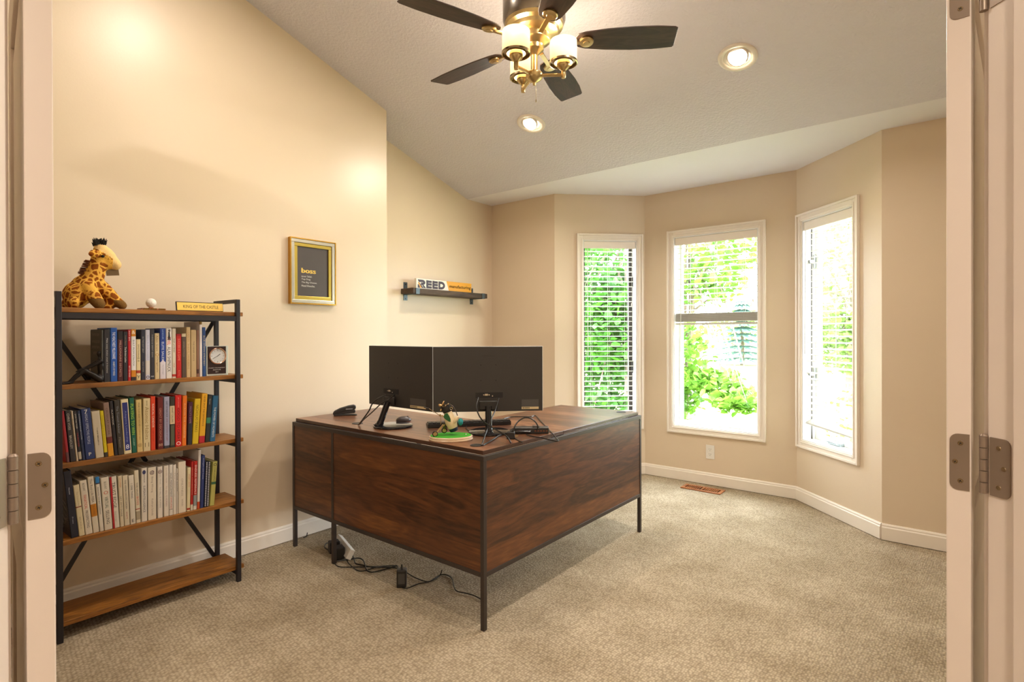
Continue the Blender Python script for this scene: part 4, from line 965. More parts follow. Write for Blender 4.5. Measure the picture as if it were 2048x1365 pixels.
# ------------------------------------------------------------------ award clock
ck = empty('award_clock', (-2.875, 1.222, 1.048), 'clear acrylic award clock with a maroon face at the right end of its shelf', 'clock')
acr = plain('clear acrylic edge', '#dfeae4', .06)
acr.node_tree.nodes['Principled BSDF'].inputs['Transmission Weight'].default_value = .15
MB().box((-2.900, 1.172, 1.0483), (-2.862, 1.276, 1.196)).build('acrylic_block', acr, ck, smooth=0, bevel=.002)
MB().box((-2.8618, 1.177, 1.0575), (-2.8604, 1.264, 1.1935)).build('face_panel', plain('maroon panel', '#2c1318', .15), ck, smooth=0)
cc = Vector((-2.8604, 1.223, 1.146)); XX = Matrix.Translation(cc) @ Matrix.Rotation(PI/2, 4, 'Y')
mb = MB(); mb.lathe([(.041, 0), (.041, .006), (.038, .009), (.0355, .007), (.0355, .002)], n=32, X=XX); mb.build('bezel', plain('rose gold bezel', '#e0b8a0', .2, .9), ck)
mb = MB(); mb.lathe([(.0355, 0), (.0355, .0025)], n=32, X=XX); mb.build('dial', plain('white dial', '#dfe2e4', .3), ck, smooth=0)
mb = MB()
for k in range(12):
    a = k*PI/6; d = Vector((0, math.sin(a), math.cos(a))); p = cc + Vector((.0028, 0, 0)); mb.bar(p+d*.025, p+d*.032, .0014 if k % 3 == 0 else .0008, .0004, up=(1, 0, 0))
mb.build('hour_marks', colmat('#3a3a40'), ck, smooth=0)
mb = MB(); p = cc + Vector((.0034, 0, 0)); d = Vector((0, math.sin(4.19), math.cos(4.19))); mb.bar(p-d*.004, p+d*.026, .0018, .0004, up=(1, 0, 0)); mb.build('minute_hand', colmat('#1d1d22'), ck, smooth=0)
mb = MB(); d = Vector((0, math.sin(.9), math.cos(.9))); mb.bar(p-d*.004, p+d*.016, .0024, .0004, up=(1, 0, 0)); mb.build('hour_hand', colmat('#1d1d22'), ck, smooth=0)
mb = MB()
for tx, z, w in (('PROJECT MANAGEMENT', 1.0865, .078), ('INSTITUTE', 1.0775, .036), ('2019', 1.0675, .014)): add_text(mb, tx, (-2.8602, 1.2205, z), (0, 1, 0), (0, 0, 1), w, .0055)
mb.build('lettering', colmat('#e6e2dc'), ck, smooth=0)

# ------------------------------------------------------------------ framed print
pf = empty('picture_frame', (XL, 1.917, 1.642), 'gold and silver framed black print with small white lettering on the left wall', 'picture')
y0, y1, z0, z1 = 1.760, 2.074, 1.440, 1.845
def ring(mb, a0, a1, b0, b1, w, x0, x1):
    for (p, q_, r, s_) in ((a0, b0, a1, b0+w), (a0, b1-w, a1, b1), (a0, b0+w, a0+w, b1-w), (a1-w, b0+w, a1, b1-w)): mb.box((x0, p, q_), (x1, r, s_))
mb = MB(); ring(mb, y0, y1, z0, z1, .006, XL+.001, XL+.030); mb.build('outer_lip', plain('bright gold lip', '#c99a3a', .25, .9), pf, smooth=0)
mb = MB(); ring(mb, y0+.006, y1-.006, z0+.006, z1-.006, .022, XL+.001, XL+.027); mb.build('silver_band', plain('champagne silver', '#b9b3a2', .3, .75), pf, smooth=0, bevel=.002)
mb = MB(); ring(mb, y0+.028, y1-.028, z0+.028, z1-.028, .022, XL+.001, XL+.022); mb.build('gold_band', plain('dull gold', '#ac9440', .35, .7), pf, smooth=0, bevel=.002)
MB().box((XL+.001, y0+.05, z0+.05), (XL+.014, y1-.05, z1-.05)).build('print', plain('charcoal print', '#443a35', .4), pf, smooth=0)
mb = MB(); xx = XL+.0145
add_text(mb, 'boss', (xx, 1.888, 1.648), (0, 1, 0), (0, 0, 1), .095, .030); [add_text(mb, 'boss', (xx+.0001*i, 1.888+.0018*i, 1.648+.001*(i % 2)), (0, 1, 0), (0, 0, 1), .095, .029) for i in (-1, 1, 2)]
mb.build('gold_title', plain('gold print', '#d9b84e', .4), pf, smooth=0)
mb = MB()
for tx, z, w in (('noun \\\u02c8b\u022fs\\', 1.6135, .070), ('Top Dog.', 1.594, .062), ('The Big Cheese.', 1.5745, .106), ('Head Honcho.', 1.5545, .092)):
    add_text(mb, tx, (xx, 1.840+w/2, z), (0, 1, 0), (0, 0, 1), w, .0125)
mb.build('small_lettering', colmat('#d6d0c8'), pf, smooth=0)

# ------------------------------------------------------------------ wall shelf and sign
ws = empty('wall_shelf', (XRC, 3.31, 1.6), 'dark stained plank wall shelf on steel strap brackets in the recess', 'shelf')
MB().box((XRC+.001, 2.885, 1.575), (-3.302, 3.765, 1.617)).build('plank', M['darkplank'], ws, smooth=0, bevel=.003)
strap = plain('blued steel strap', '#56626a', .45, .6)
for y in (2.93, 3.71):
    mb = MB(); mb.box((XRC+.0005, y-.019, 1.525), (XRC+.005, y+.019, 1.575)); mb.box((XRC+.0005, y-.019, 1.617), (XRC+.005, y+.019, 1.672))
    mb.box((XRC+.0005, y-.019, 1.570), (-3.298, y+.019, 1.5752)); mb.box((-3.303, y-.019, 1.570), (-3.297, y+.019, 1.618))
    b_ = mb.build('bracket', strap, ws, smooth=0)
    mb = MB()
    for z in (1.54, 1.655): mb.cyl((XRC+.005, y, z), (XRC+.008, y, z), .006, .005, 10)
    mb.build('bolt', M['blackplastic'], b_)
sg = empty('company_sign', (-3.35, 3.3, 1.6172), 'white and yellow block sign with large dark letters on the wall shelf', 'sign')
SX = -3.352; sy0, sy1, sz0, sz1 = 2.962, 3.605, 1.6174, 1.702
MB().box((SX-.022, sy0, sz0), (SX, sy1, sz1)).build('block', plain('white sign block', '#ece6da', .4), sg, smooth=0, bevel=.001)
yb = sy0 + .52*(sy1-sy0)
MB().prism([(yb, sz1-.0005), (sy1-.0005, sz1-.0005), (sy1-.0005, sz0+.0005), (yb+.03, sz0+.0005)], SX+.0002, SX+.0012, 'X').build('yellow_field', plain('signal yellow', '#dd9c10', .4), sg, smooth=0)
dk = colmat('#35293a'); mb = MB(); H = .066; zb = sz0+.010; st_ = .020; x0, x1 = SX+.0004, SX+.002
def bowl(y, z, w, h, t):            # right-hand half ring
    n = 12; o = []; i_ = []
    for k in range(n+1):
        a = PI/2 - PI*k/n; o.append((y + (w)*math.cos(a), z + h/2*math.sin(a))); i_.append((y + (w-t)*math.cos(a), z + (h/2-t)*math.sin(a)))
    for k in range(n): mb.prism([o[k], o[k+1], i_[k+1], i_[k]], x0, x1, 'X')
ly = sy0+.014
mb.prism([(ly, zb+H), (ly+.022, zb+H), (ly+.022, zb+H-st_), (ly+.013, zb+H-st_)], x0, x1, 'X')
mb.box((x0, ly+.022, zb+H-st_), (x1, ly+.048, zb+H)); mb.box((x0, ly+.035, zb+H*.34), (x1, ly+.048, zb+H*.34+st_))
bowl(ly+.048, zb+H*.34+(H*.66)/2, .032, H*.66, st_)
mb.prism([(ly+.004, zb+H*.66), (ly+.014, zb+H*.66), (ly+.062, zb), (ly+.036, zb)], x0, x1, 'X'); mb.prism([(ly, zb+H*.4), (ly+.008, zb+H*.4), (ly+.030, zb), (ly, zb)], x0, x1, 'X')
mb.prism([(ly+.048, zb+H*.34), (ly+.066, zb+H*.34), (ly+.088, zb), (ly+.066, zb)], x0, x1, 'X')
for k in (0, 1):
    e0 = ly+.092+k*.068
    mb.box((x0, e0, zb), (x1, e0+st_, zb+H))
    for zz in (zb, zb+H/2-st_*.45, zb+H-st_): mb.box((x0, e0+st_, zz), (x1, e0+.060, zz+st_*.92))
e0 = ly+.228
mb.box((x0, e0, zb), (x1, e0+st_, zb+H)); mb.box((x0, e0+st_, zb), (x1, e0+.030, zb+st_)); mb.box((x0, e0+st_, zb+H-st_), (x1, e0+.030, zb+H)); bowl(e0+.030, zb+H/2, .044, H, st_)
mb.build('large_letters', dk, sg, smooth=0)
MB().prism([(ly+.001, zb+H*.62), (ly+.012, zb+H*.62), (ly+.042, zb), (ly+.024, zb)], SX+.0021, SX+.0027, 'X').build('yellow_stripe', plain('signal yellow', '#dd9c10', .4), sg, smooth=0)
mb = MB()
for o1, o2 in ((0, 0), (.0012, 0), (0, .0012), (.0012, .0012)): add_text(mb, 'manufacturing', (SX+.0016+o1*.05, (yb+.035+sy1-.012)/2+o1, sz0+.040+o2), (0, 1, 0), (0, 0, 1), sy1-.012-yb-.035, .034); mb.build('small_letters', colmat('#2b2118'), sg, smooth=0)

# ------------------------------------------------------------------ desk
dx0, dx1, dy0, dy1 = -3.047, -1.537, 1.725, 3.222; ix, iy = -2.142, 2.36
desk = empty('desk', (-2.3, 2.4, 0), 'large L-shaped walnut desk with a dark steel frame in the middle of the room', 'desk')
def top(name, poly, mats):
    mb = MB(); mb.prism(poly, .7365, .7555)
    for i, f in enumerate(mb.f): mb.mi[i] = 1 if i >= 2 else 0
    return mb.build(name, mats, desk, smooth=0, bevel=.002)
I = .020
top('desktop', [(dx0+I*.2, dy0+I), (dx1-I, dy0+I), (dx1-I, iy), (dx0+I*.2, iy)], [M['walnuttop'], M['walnutedge']])
top('return_top', [(ix, iy+.0006), (dx1-I, iy+.0006), (dx1-I, dy1-.004), (ix, dy1-.004)], [M['walnuttop'], M['walnutedge']])
P_ = .020
posts = [(dx1-P_, dy0), (-2.650, dy0), (dx0, dy0), (dx1-P_, dy1-P_), (ix, dy1-P_), (dx0, iy-P_), (-2.650, iy-P_)]
for x, y in posts: MB().box((x, y, 0), (x+P_, y+P_, .7155 if (x, y) not in () else .735)).build('leg', M['gunmetal'], desk, smooth=0, bevel=.001)
def rail(name, a, b_): MB().box(a, b_).build(name, M['gunmetal'], desk, smooth=0, bevel=.001)
zr0, zr1, pb = .7157, .7362, .224
rail('top_rail', (dx0, dy0, zr0), (dx1, dy0+P_, zr1)); rail('top_rail', (dx1-P_, dy0+P_, zr0), (dx1, dy1, zr1)); rail('top_rail', (dx0, dy0+P_, zr0), (dx0+P_, iy, zr1))
rail('top_rail', (ix, dy1-P_, zr0), (dx1-P_, dy1, zr1)); rail('top_rail', (dx0+P_, iy-P_, zr0), (dx1-P_, iy, zr1)); rail('top_rail', (ix, iy, zr0), (ix+P_, dy1-P_, zr1))
rail('bottom_rail', (dx0+P_, dy0, pb), (-2.650, dy0+P_, pb+P_)); rail('bottom_rail', (-2.650+P_, dy0, pb), (dx1-P_, dy0+P_, pb+P_)); rail('bottom_rail', (dx1-P_, dy0+P_, pb), (dx1, dy1-P_, pb+P_)); rail('bottom_rail', (dx0, dy0+P_, pb), (dx0+P_, iy-P_, pb+P_))
t0 = pb+P_+.0003; t1 = zr0-.0003
MB().box((dx0+P_+.0004, dy0+.003, t0), (-2.6504, dy0+.019, t1)).build('front_panel', M['walnutx'], desk, smooth=0)
MB().box((-2.650+P_+.0004, dy0+.003, t0), (dx1-P_-.0004, dy0+.019, t1)).build('front_panel', M['walnutx'], desk, smooth=0)
MB().box((dx1-.019, dy0+P_+.0004, t0), (dx1-.003, dy1-P_-.0004, t1)).build('side_panel', M['walnut'], desk, smooth=0)
MB().box((dx0+.003, dy0+P_+.0004, t0), (dx0+.019, iy-P_-.0004, t1)).build('side_panel', M['walnut'], desk, smooth=0)
for (x, y) in ((-2.586, 1.851), (-1.655, 1.812), (-1.640, 3.150)):
    mb = MB(); mb.lathe([(.030, 0), (.030, .0022), (.026, .0028), (.024, .0012), (.001, .0008)], (x, y, .7556), 24); mb.build('grommet', M['blackplastic'], desk)

# ------------------------------------------------------------------ monitors
def monitor(name, p0, p1, nrm, label, tport, tsamsung, tvesa, tstick, base, necktop, neckbase):
    p0, p1 = Vector((*p0, 0)), Vector((*p1, 0)); u = (p1-p0).normalized(); W_ = (p1-p0).length; n = Vector((*nrm, 0)).normalized()
    X = Matrix((u, n, Vector((0, 0, 1)))).transposed().to_4x4(); X.translation = p0
    z0, z1 = .866, 1.190
    root = empty(name, (base[0], base[1], .7556), label, 'monitor', 'computer monitors on the desk')
    mb = MB(); mb.box((.003, -.010, z0+.001), (W_-.003, 0, z1-.001), X); mb.build('back_shell', M['monback'], root, smooth=0, bevel=.002)
    MB().box((0, -.018, z0), (W_, -.0102, z1), X).build('front_bezel', plain('silver bezel', '#d8dde0', .3), root, smooth=0, bevel=.001)
    MB().box((.006, -.0188, z0+.012), (W_-.006, -.0181, z1-.006), X).build('screen', M['glossblack'], root, smooth=0)
    a, b_ = tport[0]*W_, tport[1]*W_
    mb = MB(); mb.box((a, .0002, .935), (b_, .0012, .962), X); pr = mb.build('port_recess', plain('recess black', '#100e0d', .6), root, smooth=0)
    mb = MB()
    for k, t in enumerate((.30, .5)): mb.cyl(X @ Vector((a+(b_-a)*t, .001, .950)), X @ Vector((a+(b_-a)*t, .004, .950)), .0028, n=10)
    mb.box((a+(b_-a)*.34, .0012, .946), (a+(b_-a)*.46, .003, .955), X); mb.cyl(X @ Vector((a+(b_-a)*.62, .001, .944)), X @ Vector((a+(b_-a)*.62, .004, .944)), .0028, n=10)
    mb.build('connector', plain('plated connector', '#cfc4b4', .25, .8), pr)
    for t in tvesa:
        for z in (1.021, 1.098): MB().lathe([(.0035, 0), (.0035, .0008)], n=10, X=X @ Matrix.Translation((t*W_, 0, z)) @ Matrix.Rotation(-PI/2, 4, 'X')).build('mount_hole', plain('recess black', '#100e0d', .6), root, smooth=0)
    a, b_ = tstick[0]*W_, tstick[1]*W_
    MB().box((a, .0001, .888), (b_, .0006, .924), X).build('rating_label', plain('dark grey label', '#4a4744', .6), root, smooth=0)
    s_ = MB().box((a, .0001, .876), (b_, .0006, .8875), X).build('barcode_label', plain('cream label', '#cdb98e', .6), root, smooth=0)
    mb = MB(); r_ = random.Random(2); xx_ = a+.005
    while xx_ < a+(b_-a)*.45: w_ = r_.uniform(.0008, .0028); mb.box((xx_, .0006, .8785), (xx_+w_, .0008, .8855), X); xx_ += w_+.0016
    mb.build('barcode', colmat('#2a241c'), s_, smooth=0)
    mb = MB(); add_text(mb, 'SAMSUNG', X @ Vector((tsamsung*W_, .0004, 1.143)), u, (0, 0, 1), .062, .009); mb.build('embossed_name', plain('embossed black', '#191614', .3), root, smooth=0)
    mb = MB(); nt_ = Vector(necktop); mb.box((-.045, .001, -.022), (.045, .016, .022), Matrix.Translation(nt_ - n*.016) @ X.to_3x3().to_4x4()); mb.build('hinge_block', M['blackplastic'], root, bevel=.004)
    nb = Vector(neckbase); q_ = nt_ + Vector((0, 0, -.004))
    mb = MB(); mb.tube([nb + Vector((0, 0, .006)), nb.lerp(q_, .2) + Vector((0, 0, .0)), nb.lerp(q_, .6), q_], [.030]*1+[.024]*3+[.019]*3+[.0165]*12, 16, 6); mb.build('neck', M['glossblack'], root)
    mb = MB(); mb.lathe([(.100, 0), (.104, .004), (.103, .009), (.098, .012), (.001, .0125)], (base[0], base[1], .7558), 40); mb.build('base', M['glossblack'], root)
    return root
monitor('monitor', (-2.533, 1.888), (-2.006, 1.874), (-.028, -1), 'monitor standing at the left on the desk, edge-on neck in view', (.257, .5), .41, (.339, .486), (.677, .908), (-2.345, 1.905), (-2.335, 1.863, .900), (-2.375, 1.832, .757))
monitor('monitor', (-1.995, 1.865), (-1.603, 2.249), (.700, -.714), 'monitor standing at the right on the desk, tangled in white-lit cables', (.383, .63), .5, (.432, .568), (.802, .958), (-1.815, 2.082), (-1.786, 2.042, .900), (-1.777, 2.034, .757))

# ------------------------------------------------------------------ desk things
sp = empty('stapler', (-2.906, 1.990, .7557), 'black stapler near the left end of the desk', 'stapler', rz=math.radians(55))
def lprof(name, poly, w, m, bev=.003): return MB().prism(poly, -w/2, w/2, 'Y').build(name, m, sp, world=False, smooth=40, bevel=bev)
lprof('base', [(-.066, 0), (.070, 0), (.072, .004), (.060, .008), (-.050, .012), (-.066, .010)], .036, M['blackplastic'])
lprof('magazine', [(-.052, .022), (.058, .026), (.060, .034), (-.052, .034)], .020, M['nickel'])
lprof('body', [(-.066, .010), (.056, .014), (.062, .020), (.060, .034), (-.050, .036), (-.068, .022)], .030, M['blackplastic'])
lprof('handle', [(-.070, .008), (-.060, .008), (-.046, .018), (.050, .035), (.062, .038), (.066, .048), (.062, .060), (.050, .0645), (.020, .060), (-.030, .046), (-.062, .030), (-.071, .018)], .034, M['blackplastic'], .006)
mb = MB(); mb.box((.005, -.0185, .037), (.045, -.0172, .044)); mb.build('brand_strip', plain('silver lettering', '#8f9296', .3, .5), sp, world=False, smooth=0)
ms = empty('computer_mouse', (-2.44, 2.057, .7557), 'dark computer mouse on the desk beside the left monitor base', 'mouse', rz=math.radians(60))
X = Matrix.Diagonal((1, 1, 1, 1)); mb = MB(); mb.ball((0, 0, .008), (.043, .025, .023), 12)
mb.v = [Vector((v.x, v.y, max(v.z, .0005))) for v in mb.v]; mb.build('shell', plain('mouse charcoal', '#4a4241', .35), ms, world=False, smooth=60)
MB().cyl((.022, -.003, .024), (.022, .003, .024), .006, n=14).build('scroll_wheel', M['blackplastic'], ms, world=False)
kbd = empty('keyboard', (-2.07, 2.20, .7557), 'black keyboard lying behind the monitor stands on the desk', 'keyboard', rz=math.radians(52.3))
MB().prism([(-.065, 0), (.065, 0), (.065, .010), (-.065, .022)], -.225, .225, 'X').build('body', M['blackplastic'], kbd, world=False, smooth=0, bevel=.002)
# rear edge faces the room: row 0 is nearest the camera
proto = None
for r in range(6):
    yk = -.052+r*.0205; zk = .0215-.0115*(yk+.065)/.13
    for c in range(20):
        xk = -.212+c*.0223
        if proto is None:
            proto = MB().prism([(-.0092, -.0085), (.0092, -.0085), (.0092, .0085), (-.0092, .0085)], 0, .007).build('key', plain('key black', '#1d1b1a', .5), kbd, world=False, smooth=0)
            proto.location = (xk, yk, zk)
        elif r < 5 :
            k = proto.copy(); COL.objects.link(k); k.parent = kbd; k.location = (xk, yk, zk)
# golf bag pen holder
gb_ = empty('golf_bag_pen_holder', (-1.8425, 1.8385, .7557), 'miniature white and green golf bag pen holder on an oval turf base', 'pen holder', rz=math.radians(45))
def Lc(zx, zy, y=0): return Vector(((zx-806)*.000174, y, .020+(1110-zy)*.000174))
base_m = plain('pale lacquered wood base', '#d9c0a0', .2)
mb = MB(); mb.lathe([(.100, 0), (.103, .003), (.103, .007), (.099, .010), (.102, .013), (.101, .018), (.098, .020)], n=48, sy=.76); mb.build('base', base_m, gb_, world=False, smooth=30)
turf = plain('bright green turf', '#3fae1e', .9, bump=(500, 1, .004)); mb = MB(); mb.lathe([(.096, .0202), (.095, .022), (.001, .0225)], n=48, sy=.75); mb.build('turf', turf, gb_, world=False)
axis = (Lc(690, 400)-Lc(880, 960)).normalized(); qm = axis.to_track_quat('Z', 'Y').to_matrix().to_4x4(); qm.translation = Lc(890, 985)
cream = plain('cream leatherette', '#e3cfa6', .4); gmat = plain('deep green leatherette', '#1c5a2e', .35); dnavy = plain('navy leatherette', '#1b2140', .3); bk = M['blackplastic']
mb = MB(); mb.lathe([(.020, .004), (.028, .014), (.033, .035), (.034, .055), (.029, .075), (.024, .094)], n=28, X=qm, sx=1, sy=.8); mb.build('bag', cream, gb_, world=False, smooth=60)
mb = MB(); mb.lathe([(.024, .093), (.027, .097), (.030, .116), (.031, .124), (.027, .125), (.026, .112)], n=28, X=qm, sx=1, sy=.8); mb.build('collar', bk, gb_, world=False, smooth=40)
mb = MB(); mb.lathe([(.018, -.003), (.024, -.001), (.027, .010), (.0285, .015), (.026, .016)], n=28, X=qm, sx=1, sy=.8); mb.build('bag_bottom', dnavy, gb_, world=False, smooth=40)
yf = -.0355
leafp = [(610, 560), (660, 490), (715, 480), (765, 555), (800, 640), (800, 720), (740, 700), (670, 650), (625, 610)]
mb = MB(); mb.prism([((a-806)*.000174, .020+(1110-b_)*.000174) for a, b_ in leafp], yf+.003, yf-.0015, 'Y'); mb.build('side_panel', gmat, gb_, world=False, smooth=0, bevel=.0015)
mb = MB(); mb.ball(Lc(935, 660, -.030), (.009, .008, .020), 10, Matrix.Rotation(.5, 4, 'Y')); mb.build('side_pocket', cream, gb_, world=False, smooth=60)
mb = MB(); mb.ball(Lc(1065, 745, -.008), (.013, .015, .017), 10); mb.build('ball_pocket', plain('teal leatherette', '#1b8a90', .2), gb_, world=False, smooth=60)
mb = MB(); mb.tube([Lc(745, 250, -.02), Lc(850, 300, -.025), Lc(930, 420, -.028), Lc(985, 570, -.02)], .0022, 6); mb.build('strap', M['gunmetal'], gb_, world=False)
gold = plain('brushed gold', '#c8a978', .25, .9)
for zx, zy, y in ((385, 1035, -.030), (625, 992, .022)):
    w_ = MB(); c = Lc(zx, zy, y); XX = Matrix.Translation(c) @ Matrix.Rotation(PI/2, 4, 'X') @ Matrix.Rotation(.25, 4, 'Y')
    w_.lathe([(.0095, -.0035), (.0133, -.003), (.0136, 0), (.0133, .003), (.0095, .0035)], n=24, X=XX); wh = w_.build('wheel', M['glossblack'], gb_, world=False, smooth=50)
    w_ = MB(); w_.lathe([(.0095, -.0045), (.0095, .0045)], n=24, X=XX); w_.build('hub', gold, wh, world=False, smooth=0)
    w_ = MB(); w_.cyl(c, Lc(600, 800, y*.3), .0022, n=8); w_.cyl(c + Vector((.004, 0, .002)), Lc(640, 810, y*.3), .0022, n=8); w_.build('wheel_strut', gold, gb_, world=False)
mb = MB(); mb.cyl(Lc(520, 570, -.006), Lc(225, 372, -.006), .0016, n=8); mb.build('cart_handle', M['nickel'], gb_, world=False)
mb = MB(); mb.cyl(Lc(90, 330, -.006), Lc(215, 368, -.006), .0028, n=10); mb.build('handle_grip', bk, gb_, world=False)
mb = MB(); mb.ball(Lc(515, 555, -.006), .005, 8); mb.ball(Lc(575, 575, -.006), .0045, 8); mb.cyl(Lc(515, 555, -.006), Lc(640, 600, -.01), .003, n=8); mb.cyl(Lc(530, 570, -.006), Lc(540, 820, -.006), .0011, n=6); mb.build('handle_joint', gold, gb_, world=False)
heads = [((530, 288), gold, (.011, .009, .007)), ((600, 230), gold, (.004, .004, .012)), ((670, 300), M['nickel'], (.004, .004, .007)), ((735, 265), M['nickel'], (.005, .005, .006)), ((545, 410), gold, (.004, .004, .008))]
for (p, m_, r_) in heads:
    mb = MB(); c = Lc(*p, -.01); mb.ball(c, r_, 8, Matrix.Rotation(.4, 4, 'Y')); mb.cyl(c, qm @ Vector(((p[0]-650)*-.00003, 0, .108)), .0018, n=8); mb.build('pen_club', m_, gb_, world=False)
XX = Matrix.Translation(Lc(815, 365, -.028)) @ Matrix.Rotation(PI/2, 4, 'X'); mb = MB(); mb.lathe([(.0055, -.001), (.0072, 0), (.0055, .001), (.0042, 0), (.0055, -.001)], n=20, X=XX, cap=False); mb.build('ring', M['nickel'], gb_, world=False)
MB().ball((.070, -.020, .0255), .0032, 8).build('tiny_ball', M['whiteplastic'], gb_, world=False)
# hub and plug
hub = empty('dock_box', (-1.650, 2.212, .7557), 'flat black dock box with ports behind the tangled cables on the desk', 'dock', rz=math.radians(38))
MB().box((-.086, -.030, 0), (.086, .030, .030)).build('case', M['blackplastic'], hub, world=False, smooth=0, bevel=.003)
mb = MB()
for k in range(5): mb.box((.015+k*.014, -.0306, .011), (.024+k*.014, -.0302, .018))
mb.box((-.07, -.0306, .012), (-.055, -.0302, .018)); mb.build('port', plain('port copper', '#7a4a34', .4, .5), hub, world=False, smooth=0)
MB().box((.005, -.022, .030), (.040, .006, .038)).build('top_plug', M['gunmetal'], hub, world=False, bevel=.003)
MB().cyl((-.080, -.036, .012), (-.005, -.036, .012), .0055, n=12).build('side_barrel', M['glossblack'], hub, world=False)
pl = empty('power_plug', (-1.632, 2.03, .7557), 'black power adapter lying between dock box and monitor base', 'adapter', rz=math.radians(38))
MB().box((-.022, -.018, 0), (.016, .018, .034)).build('body', M['blackplastic'], pl, world=False, bevel=.004)
MB().cyl((-.004, 0, .034), (.012, .0, .046), .009, .006, 12).build('strain_relief', M['blackplastic'], pl, world=False)
mb = MB(); mb.box((.016, -.008, .010), (.032, -.006, .018)); mb.box((.016, .006, .010), (.032, .008, .018)); mb.build('prong', M['nickel'], pl, world=False, smooth=0)
def cable(key, r, label, group=None, mat='cable'):
    pts = CAB[key]
    o = MB().tube(pts, r, 8, 6).build('cable', M[mat], None); tag(o, label, 'cable', group); return o
CAB['A'][-1] = (-1.560, 1.936, .759); CAB['U7'] = [(-3.112, 1.831, .006), (-3.110, 1.85, .008), (-3.108, 1.856, .03)]
cable('L1', .0036, 'thicker black cable arching from the left monitor to the desk grommet'); cable('L2', .0030, 'lower black cable from the left monitor passing its neck to the grommet')
cable('A', .0034, 'glossy cable swinging from the right monitor to the front edge of the desk'); cable('B', .0030, 'cable crossing in front of the right monitor neck to the corner grommet')
cable('C', .0034, 'short cable on the desktop from the corner grommet to the power adapter'); cable('D', .0034, 'cable standing in a round loop over the dock box')
cable('E', .0028, 'long thin cable bulging over the right edge of the desk'); cable('F', .0024, 'thin cable curling on the desktop beside the right monitor base')
# under the desk
ps = empty('power_strip', (-2.72, 1.85, 0), 'white power strip propped on its side under the desk', 'power strip')
a, b_ = Vector((-2.846, 1.897, .038)), Vector((-2.589, 1.805, .038)); mb = MB(); mb.bar(a, b_, .030, .055, up=(.25, .5, 1)); mb.build('housing', M['whiteplastic'], ps, smooth=0, bevel=.003)
d = (b_-a).normalized(); sd = Vector((d.y, -d.x, 0))
for t, w_ in ((.35, .05), (.72, .062)):
    c = a.lerp(b_, t) + sd*.045; Xa = Matrix((d, sd, Vector((0, 0, 1)))).transposed().to_4x4(); Xa.translation = c
    o = empty('wall_adapter', (c.x, c.y, 0), 'black adapter plugged into the power strip, ' + ('nearer the leg' if t < .5 else 'nearer the open carpet'), 'adapter', 'adapters in the power strip')
    MB().box((-w_/2, -.027, -.034), (w_/2, .030, .030), Xa).build('body', M['blackplastic'], o, smooth=0, bevel=.004)
    MB().box((-w_/2+.006, .030, -.02), (w_/2-.006, .031, .02), Xa).build('rating_label', plain('dark grey label', '#4a4744', .6), o, smooth=0)
pbk = empty('power_brick', (-2.135, 1.785, 0), 'black laptop power brick standing on the carpet under the desk', 'adapter', rz=math.radians(45))
MB().box((-.024, -.020, .0006), (.024, .020, .088)).build('body', M['blackplastic'], pbk, world=False, smooth=0, bevel=.005)
MB().box((-.016, -.0206, .02), (.016, -.0202, .07)).build('rating_label', plain('dark grey label', '#4a4744', .6), pbk, world=False, smooth=0)
MB().cyl((0, 0, .088), (0, .004, .108), .006, .004, 10).build('strain_relief', M['cable'], pbk, world=False)
for k, lab in (('U1', 'cord running from the strip end to the power brick'), ('U2', 'cord lowest on the carpet beside the middle desk leg'), ('U3', 'thick cord looping from the middle leg to the brick'), ('U4', 'long cord snaking from the strip to the desk corner leg'),
               ('U5', 'thin cord leaving the foot of the power brick and rising under the desk'), ('U6', 'cord looping out to the left of the middle desk leg'), ('U7', 'tiny cord end by the baseboard at the left desk leg')):
    cable(k, .0036 if k in ('U3', 'U1') else .0028, 'black ' + lab)

# ------------------------------------------------------------------ small fixtures
fr = empty('floor_register', (-1.567, 4.395, 0), 'wooden floor register set in the carpet below the middle window', 'vent')
rx0, rx1, ry0, ry1 = -1.728, -1.410, 4.330, 4.462
mb = MB(); w_ = .026
mb.box((rx0, ry0, .0005), (rx1, ry0+w_, .009)); mb.box((rx0, ry1-w_, .0005), (rx1, ry1, .009)); mb.box((rx0, ry0+w_, .0005), (rx0+w_, ry1-w_, .009)); mb.box((rx1-w_, ry0+w_, .0005), (rx1, ry1-w_, .009)); mb.box((-1.578, ry0+w_, .0005), (-1.560, ry1-w_, .009))
mb.build('frame', M['ventwood'], fr, smooth=0, bevel=.003)
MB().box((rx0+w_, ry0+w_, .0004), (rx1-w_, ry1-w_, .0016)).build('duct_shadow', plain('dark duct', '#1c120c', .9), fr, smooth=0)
for side in (0, 1):
    a_, b2 = (rx0+w_, -1.578) if side == 0 else (-1.560, rx1-w_); n_ = 8
    for k in range(1, n_):
        x = a_+(b2-a_)*k/n_; MB().box((x-.0035, ry0+w_, .0017), (x+.0035, ry1-w_, .0085)).build('slat', M['ventwood'], fr, smooth=0)
ol = empty('outlet', (-1.567, 4.572, .272), 'white duplex outlet low on the wall under the middle window', 'outlet')
MB().box((-1.602, 4.566, .215), (-1.532, 4.5715, .329)).build('cover_plate', M['whiteplastic'], ol, smooth=0, bevel=.002)
